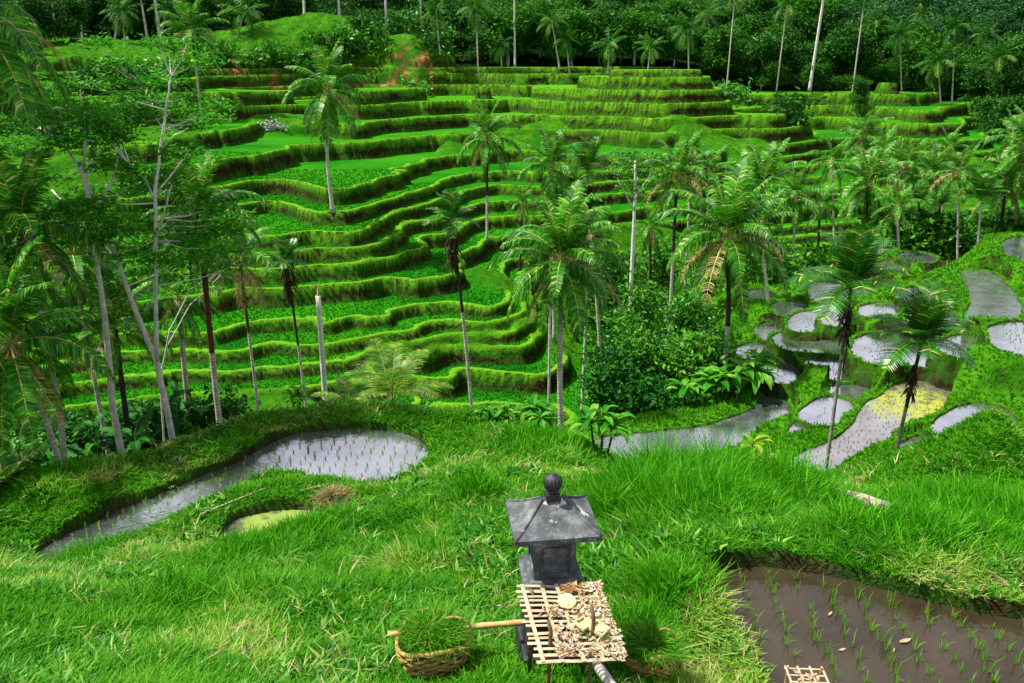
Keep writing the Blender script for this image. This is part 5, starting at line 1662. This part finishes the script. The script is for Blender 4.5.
# ------------------------------------------------------------------ carrying pole with two grass baskets
def basket(px, py, zc, R_, label, hollow=True):
    x_, y_ = on_level(px, py, zc); g = float(height(x_, y_))
    root = bpy.data.objects.new('woven_basket', None); COL.objects.link(root); root.location = (x_, y_, g); tag(root, label, 'basket')
    rg = random.Random(int(px)); Hh = .27
    def prof(f): return R_ * (.60 + .44 * math.sin(f * 1.45))
    mb = MBld(); n_ = 60
    for j in range(11):                       # horizontal weavers pass in front of and behind the ribs
        f = j / 10; pts = []
        for k_ in range(n_ + 1):
            a = 2 * math.pi * k_ / n_; w_ = .010 * math.sin(a * 11 + math.pi * j)
            pts.append((math.cos(a) * (prof(f) + w_), math.sin(a) * (prof(f) + w_) * .9, Hh * f + .012 * math.sin(a * 2 + j) + .045 * f * math.cos(a * 2 + 2.6)))
        mb.tube(pts, [.012] * len(pts), 4, cap=False)
    for k_ in range(22):
        a = 2 * math.pi * k_ / 22 + .07; pts = []
        for j in range(7):
            f = j / 6; pts.append((math.cos(a) * prof(f), math.sin(a) * prof(f) * .9, Hh * f + .045 * f * math.cos(a * 2 + 2.6)))
        mb.tube(pts, [.0075] * 7, 4)
    link('weave', mb.mesh('weave', [M['wicker']]), root)
    mb = MBld(); pts = []
    for k_ in range(n_ + 1):
        a = 2 * math.pi * k_ / n_; pts.append((math.cos(a) * prof(1.02), math.sin(a) * prof(1.02) * .9, Hh * 1.05 + .045 * math.cos(a * 2 + 2.6)))
    mb.tube(pts, [.016] * len(pts), 6, cap=False); link('rim', mb.mesh('rim', [M['wicker']], True), root)
    mb = MBld(); pts = [(math.cos(a) * prof(1), 0, Hh + math.sin(a) * .16) for a in [math.pi * k_ / 8 for k_ in range(9)]]
    pts = [(p[0] * .55 + .16 * R_ / .28, p[1] + .02, p[2]) for p in pts[:6]]
    mb.tube(pts, [.007] * len(pts), 5); link('handle', mb.mesh('handle', [M['wicker']]), root)
    # cut grass heaped inside
    k2 = 420; a = RNG.random(k2) * 6.28; rr = np.sqrt(RNG.random(k2)) * R_ * .82
    me = blades('cut_grass', M['grass'], np.cos(a) * rr, np.sin(a) * rr * .9, Hh * .84 + (.11 if px < 512 else .07) * (1 - (rr / R_) ** 2), np.full(k2, .10), np.full(k2, .009), 5, 2.2, RNG.random(k2) * .7, True, 1.5)
    o = link('cut_grass', me, loc=(x_, y_, g)); tag(o, 'cut grass heaped in the basket at the ' + ('left' if px < 512 else 'right') + ' end of the pole', 'grass', kind='stuff')
    return root, x_, y_, g
b1, bx1, by1, bg1 = basket(434, 650, -3.95, .245, 'round woven cane basket left of the shrine, full of cut grass')
b2, bx2, by2, bg2 = basket(650, 655, -3.95, .16, 'brownish woven basket half hidden in grass right of the bamboo table')
A_, B_ = Vector((*on_level(388, 634, -3.84), -3.84)), Vector((*on_level(536, 621, -3.76), -3.76))
mb = MBld(); N = 14; pts = [A_.lerp(B_, i / N) for i in range(N + 1)]
mid = pts[0].copy(); mb.tube([p - mid for p in pts], [.020 + (.0025 if i % 3 == 0 else 0) for i in range(N + 1)], 10)
# the pole runs in front of the shrine body and behind the table top
o = link('bamboo_pole', mb.mesh('bamboo_pole', [M['bamboo_pole']], True), loc=mid); tag(o, 'thick yellow bamboo carrying pole reaching from the left basket to the shrine', 'pole')

# white peeled pole under the table, fallen log by the areca palms, small sticks
M['log_wood'] = mat_simple('weathered_log', (.42, .37, .29), (.10, .08, .05), 9, .8, .1, .02)


def log(name, label, p, q, r_, mat, cat, z_up=.05, bend=0):
    a, b_ = hit(*p), hit(*q)
    a.z += z_up; b_.z += z_up; mb = MBld(); N = 8
    pts = [a.lerp(b_, i / N) - a + Vector((0, 0, bend * math.sin(math.pi * i / N))) for i in range(N + 1)]
    rg = random.Random(int(p[0]))
    mb.tube(pts, [r_ * rg.uniform(.85, 1.1) for _ in pts], 8); o = link(name, mb.mesh(name, [mat], True), loc=a); tag(o, label, cat); return o
log('fallen_log', 'pale fallen palm log lying in the grass between the two areca palm feet', (812,500), (884,522), .085, M['log_wood'], 'log', .22)
log('bamboo_stick', 'long thin dry stick lying on the bank of the left paddy', (200,517), (266,491), .016, M['bamboo_pale'], 'stick', .05)
log('bamboo_stick', 'short dry stick on the little bank right of the weedy pool', (300,493), (330,487), .022, M['bamboo_pale'], 'stick', .05)
log('bamboo_stick', 'small upright straw standing in the grass below the weedy pool', (120,580), (122,560), .012, M['bamboo_pale'], 'stick', .05)
log('white_pole', 'white peeled pole leaning out from under the bamboo table', (612,700), (590,668), .035, M['white_pole'], 'pole', .10)
# heap of straw beside the weedy pool
hp = hit(333, 500); k2 = 260; a = RNG.random(k2) * 6.28; rr = np.abs(RNG.normal(size=k2)) * .22
tag(link('straw_heap', blades('straw_heap', M['straw'], np.cos(a) * rr, np.sin(a) * rr, .14 * np.exp(-rr * 5), np.full(k2, .10), np.full(k2, .014), 4, 2.5, None, True, 1.5), loc=hp), 'small heap of brown straw on the bank above the weedy pool', 'straw', kind='stuff')
# small offering basket of split bamboo at the lower edge, in front of the near paddy
x_, y_ = on_level(808, 679, -4.20)
g = max(float(height(x_, y_)), -4.4)
root = bpy.data.objects.new('bamboo_tray', None); COL.objects.link(root); root.location = (x_, y_, g); root.rotation_euler = (0, 0, -.05); tag(root, 'pale square split bamboo tray on a stick at the lower edge of the muddy paddy', 'tray')
zt = -4.20 - g
for i in range(4):
    link('side_slat', slat((-.14, -.10 + i * .066, zt), (.14, -.10 + i * .066, zt), .014, .005), root); link('cross_slat', slat((-.13 + i * .087, -.12, zt + .006), (-.13 + i * .087, .12, zt + .006), .014, .005), root)
for sx in (-1, 1):
    for sy in (-1, 1):
        mb = MBld(); mb.tube([(sx * .12, sy * .09, -.1), (sx * .12, sy * .09, zt + .03)], [.009, .008], 6); link('leg', mb.mesh('leg', [M['bamboo_pole']]), root)
mb = MBld()
for i in range(16):
    a = R3.random() * 6.28; c = Vector((R3.uniform(-.07, .07), R3.uniform(-.06, .06), zt + .014)); t1 = Vector((math.cos(a), math.sin(a), .1)) * .03; t2 = Vector((-math.sin(a), math.cos(a), .3)) * .012
    mb.quad(c - t1, c - t2, c + t1, c + t2)
o = link('dry_petals', mb.mesh('dry_petals', [M['petal_dry']]), loc=root.location); tag(o, 'dried petals lying on the small bamboo tray by the paddy', 'petals', kind='stuff')
# fallen leaves floating on the near paddy and in the grass
for px, py, lab in [(905,641,'largest pale dry leaf floating on the muddy paddy'),(830,614,'small pale leaf floating on the muddy paddy between seedling rows'),(893,651,'brownish leaf floating just below the largest pale leaf'),(842,650,'tiny whitish leaf floating near the middle of the muddy paddy')]:
    x_, y_ = on_level(px, py, -4.39); mb = MBld(); s_ = .055 if px == 905 else .03
    for k_ in range(4):
        f0, f1 = k_ / 4, (k_ + 1) / 4; w0, w1 = math.sin(f0 * math.pi) * .3 + .02, math.sin(f1 * math.pi) * .3 + .02
        z0_, z1_ = .006 + .012 * f0 * f0, .006 + .012 * f1 * f1
        mb.quad(((f0 - .5) * 2 * s_, -w0 * s_, z0_), ((f1 - .5) * 2 * s_, -w1 * s_, z1_), ((f1 - .5) * 2 * s_, w1 * s_, z1_ + .004), ((f0 - .5) * 2 * s_, w0 * s_, z0_ + .004))
    tag(link('fallen_leaf', mb.mesh('fallen_leaf', [M['petal_dry']]), loc=(x_, y_, -4.395), rot=(0, 0, px)), lab, 'leaf')
# white limestone patch and dark opening in the terrace wall, upper left
wp = hit(273, 131)
mb = MBld(); rg = random.Random(4)
for i in range(170):
    c = Vector((rg.gauss(0, .75), rg.uniform(-.1, .2), rg.gauss(0, .28))); s_ = rg.uniform(.06, .22)
    mb.tube([c + Vector((0, -.1 * s_, -s_ * .5)), c, c + Vector((0, 0, s_ * .5))], [s_ * .5, s_ * .7, s_ * .3], 6)
M['lime'] = mat_simple('whitewashed_rubble', (.60, .60, .60), (.14, .16, .12), 3)
tag(link('pale_rubble', mb.mesh('pale_rubble', [M['lime']]), loc=wp + Vector((0, -.1, .3))), 'whitish patch of rubble in the terrace bank at the upper left', 'rubble', kind='stuff')
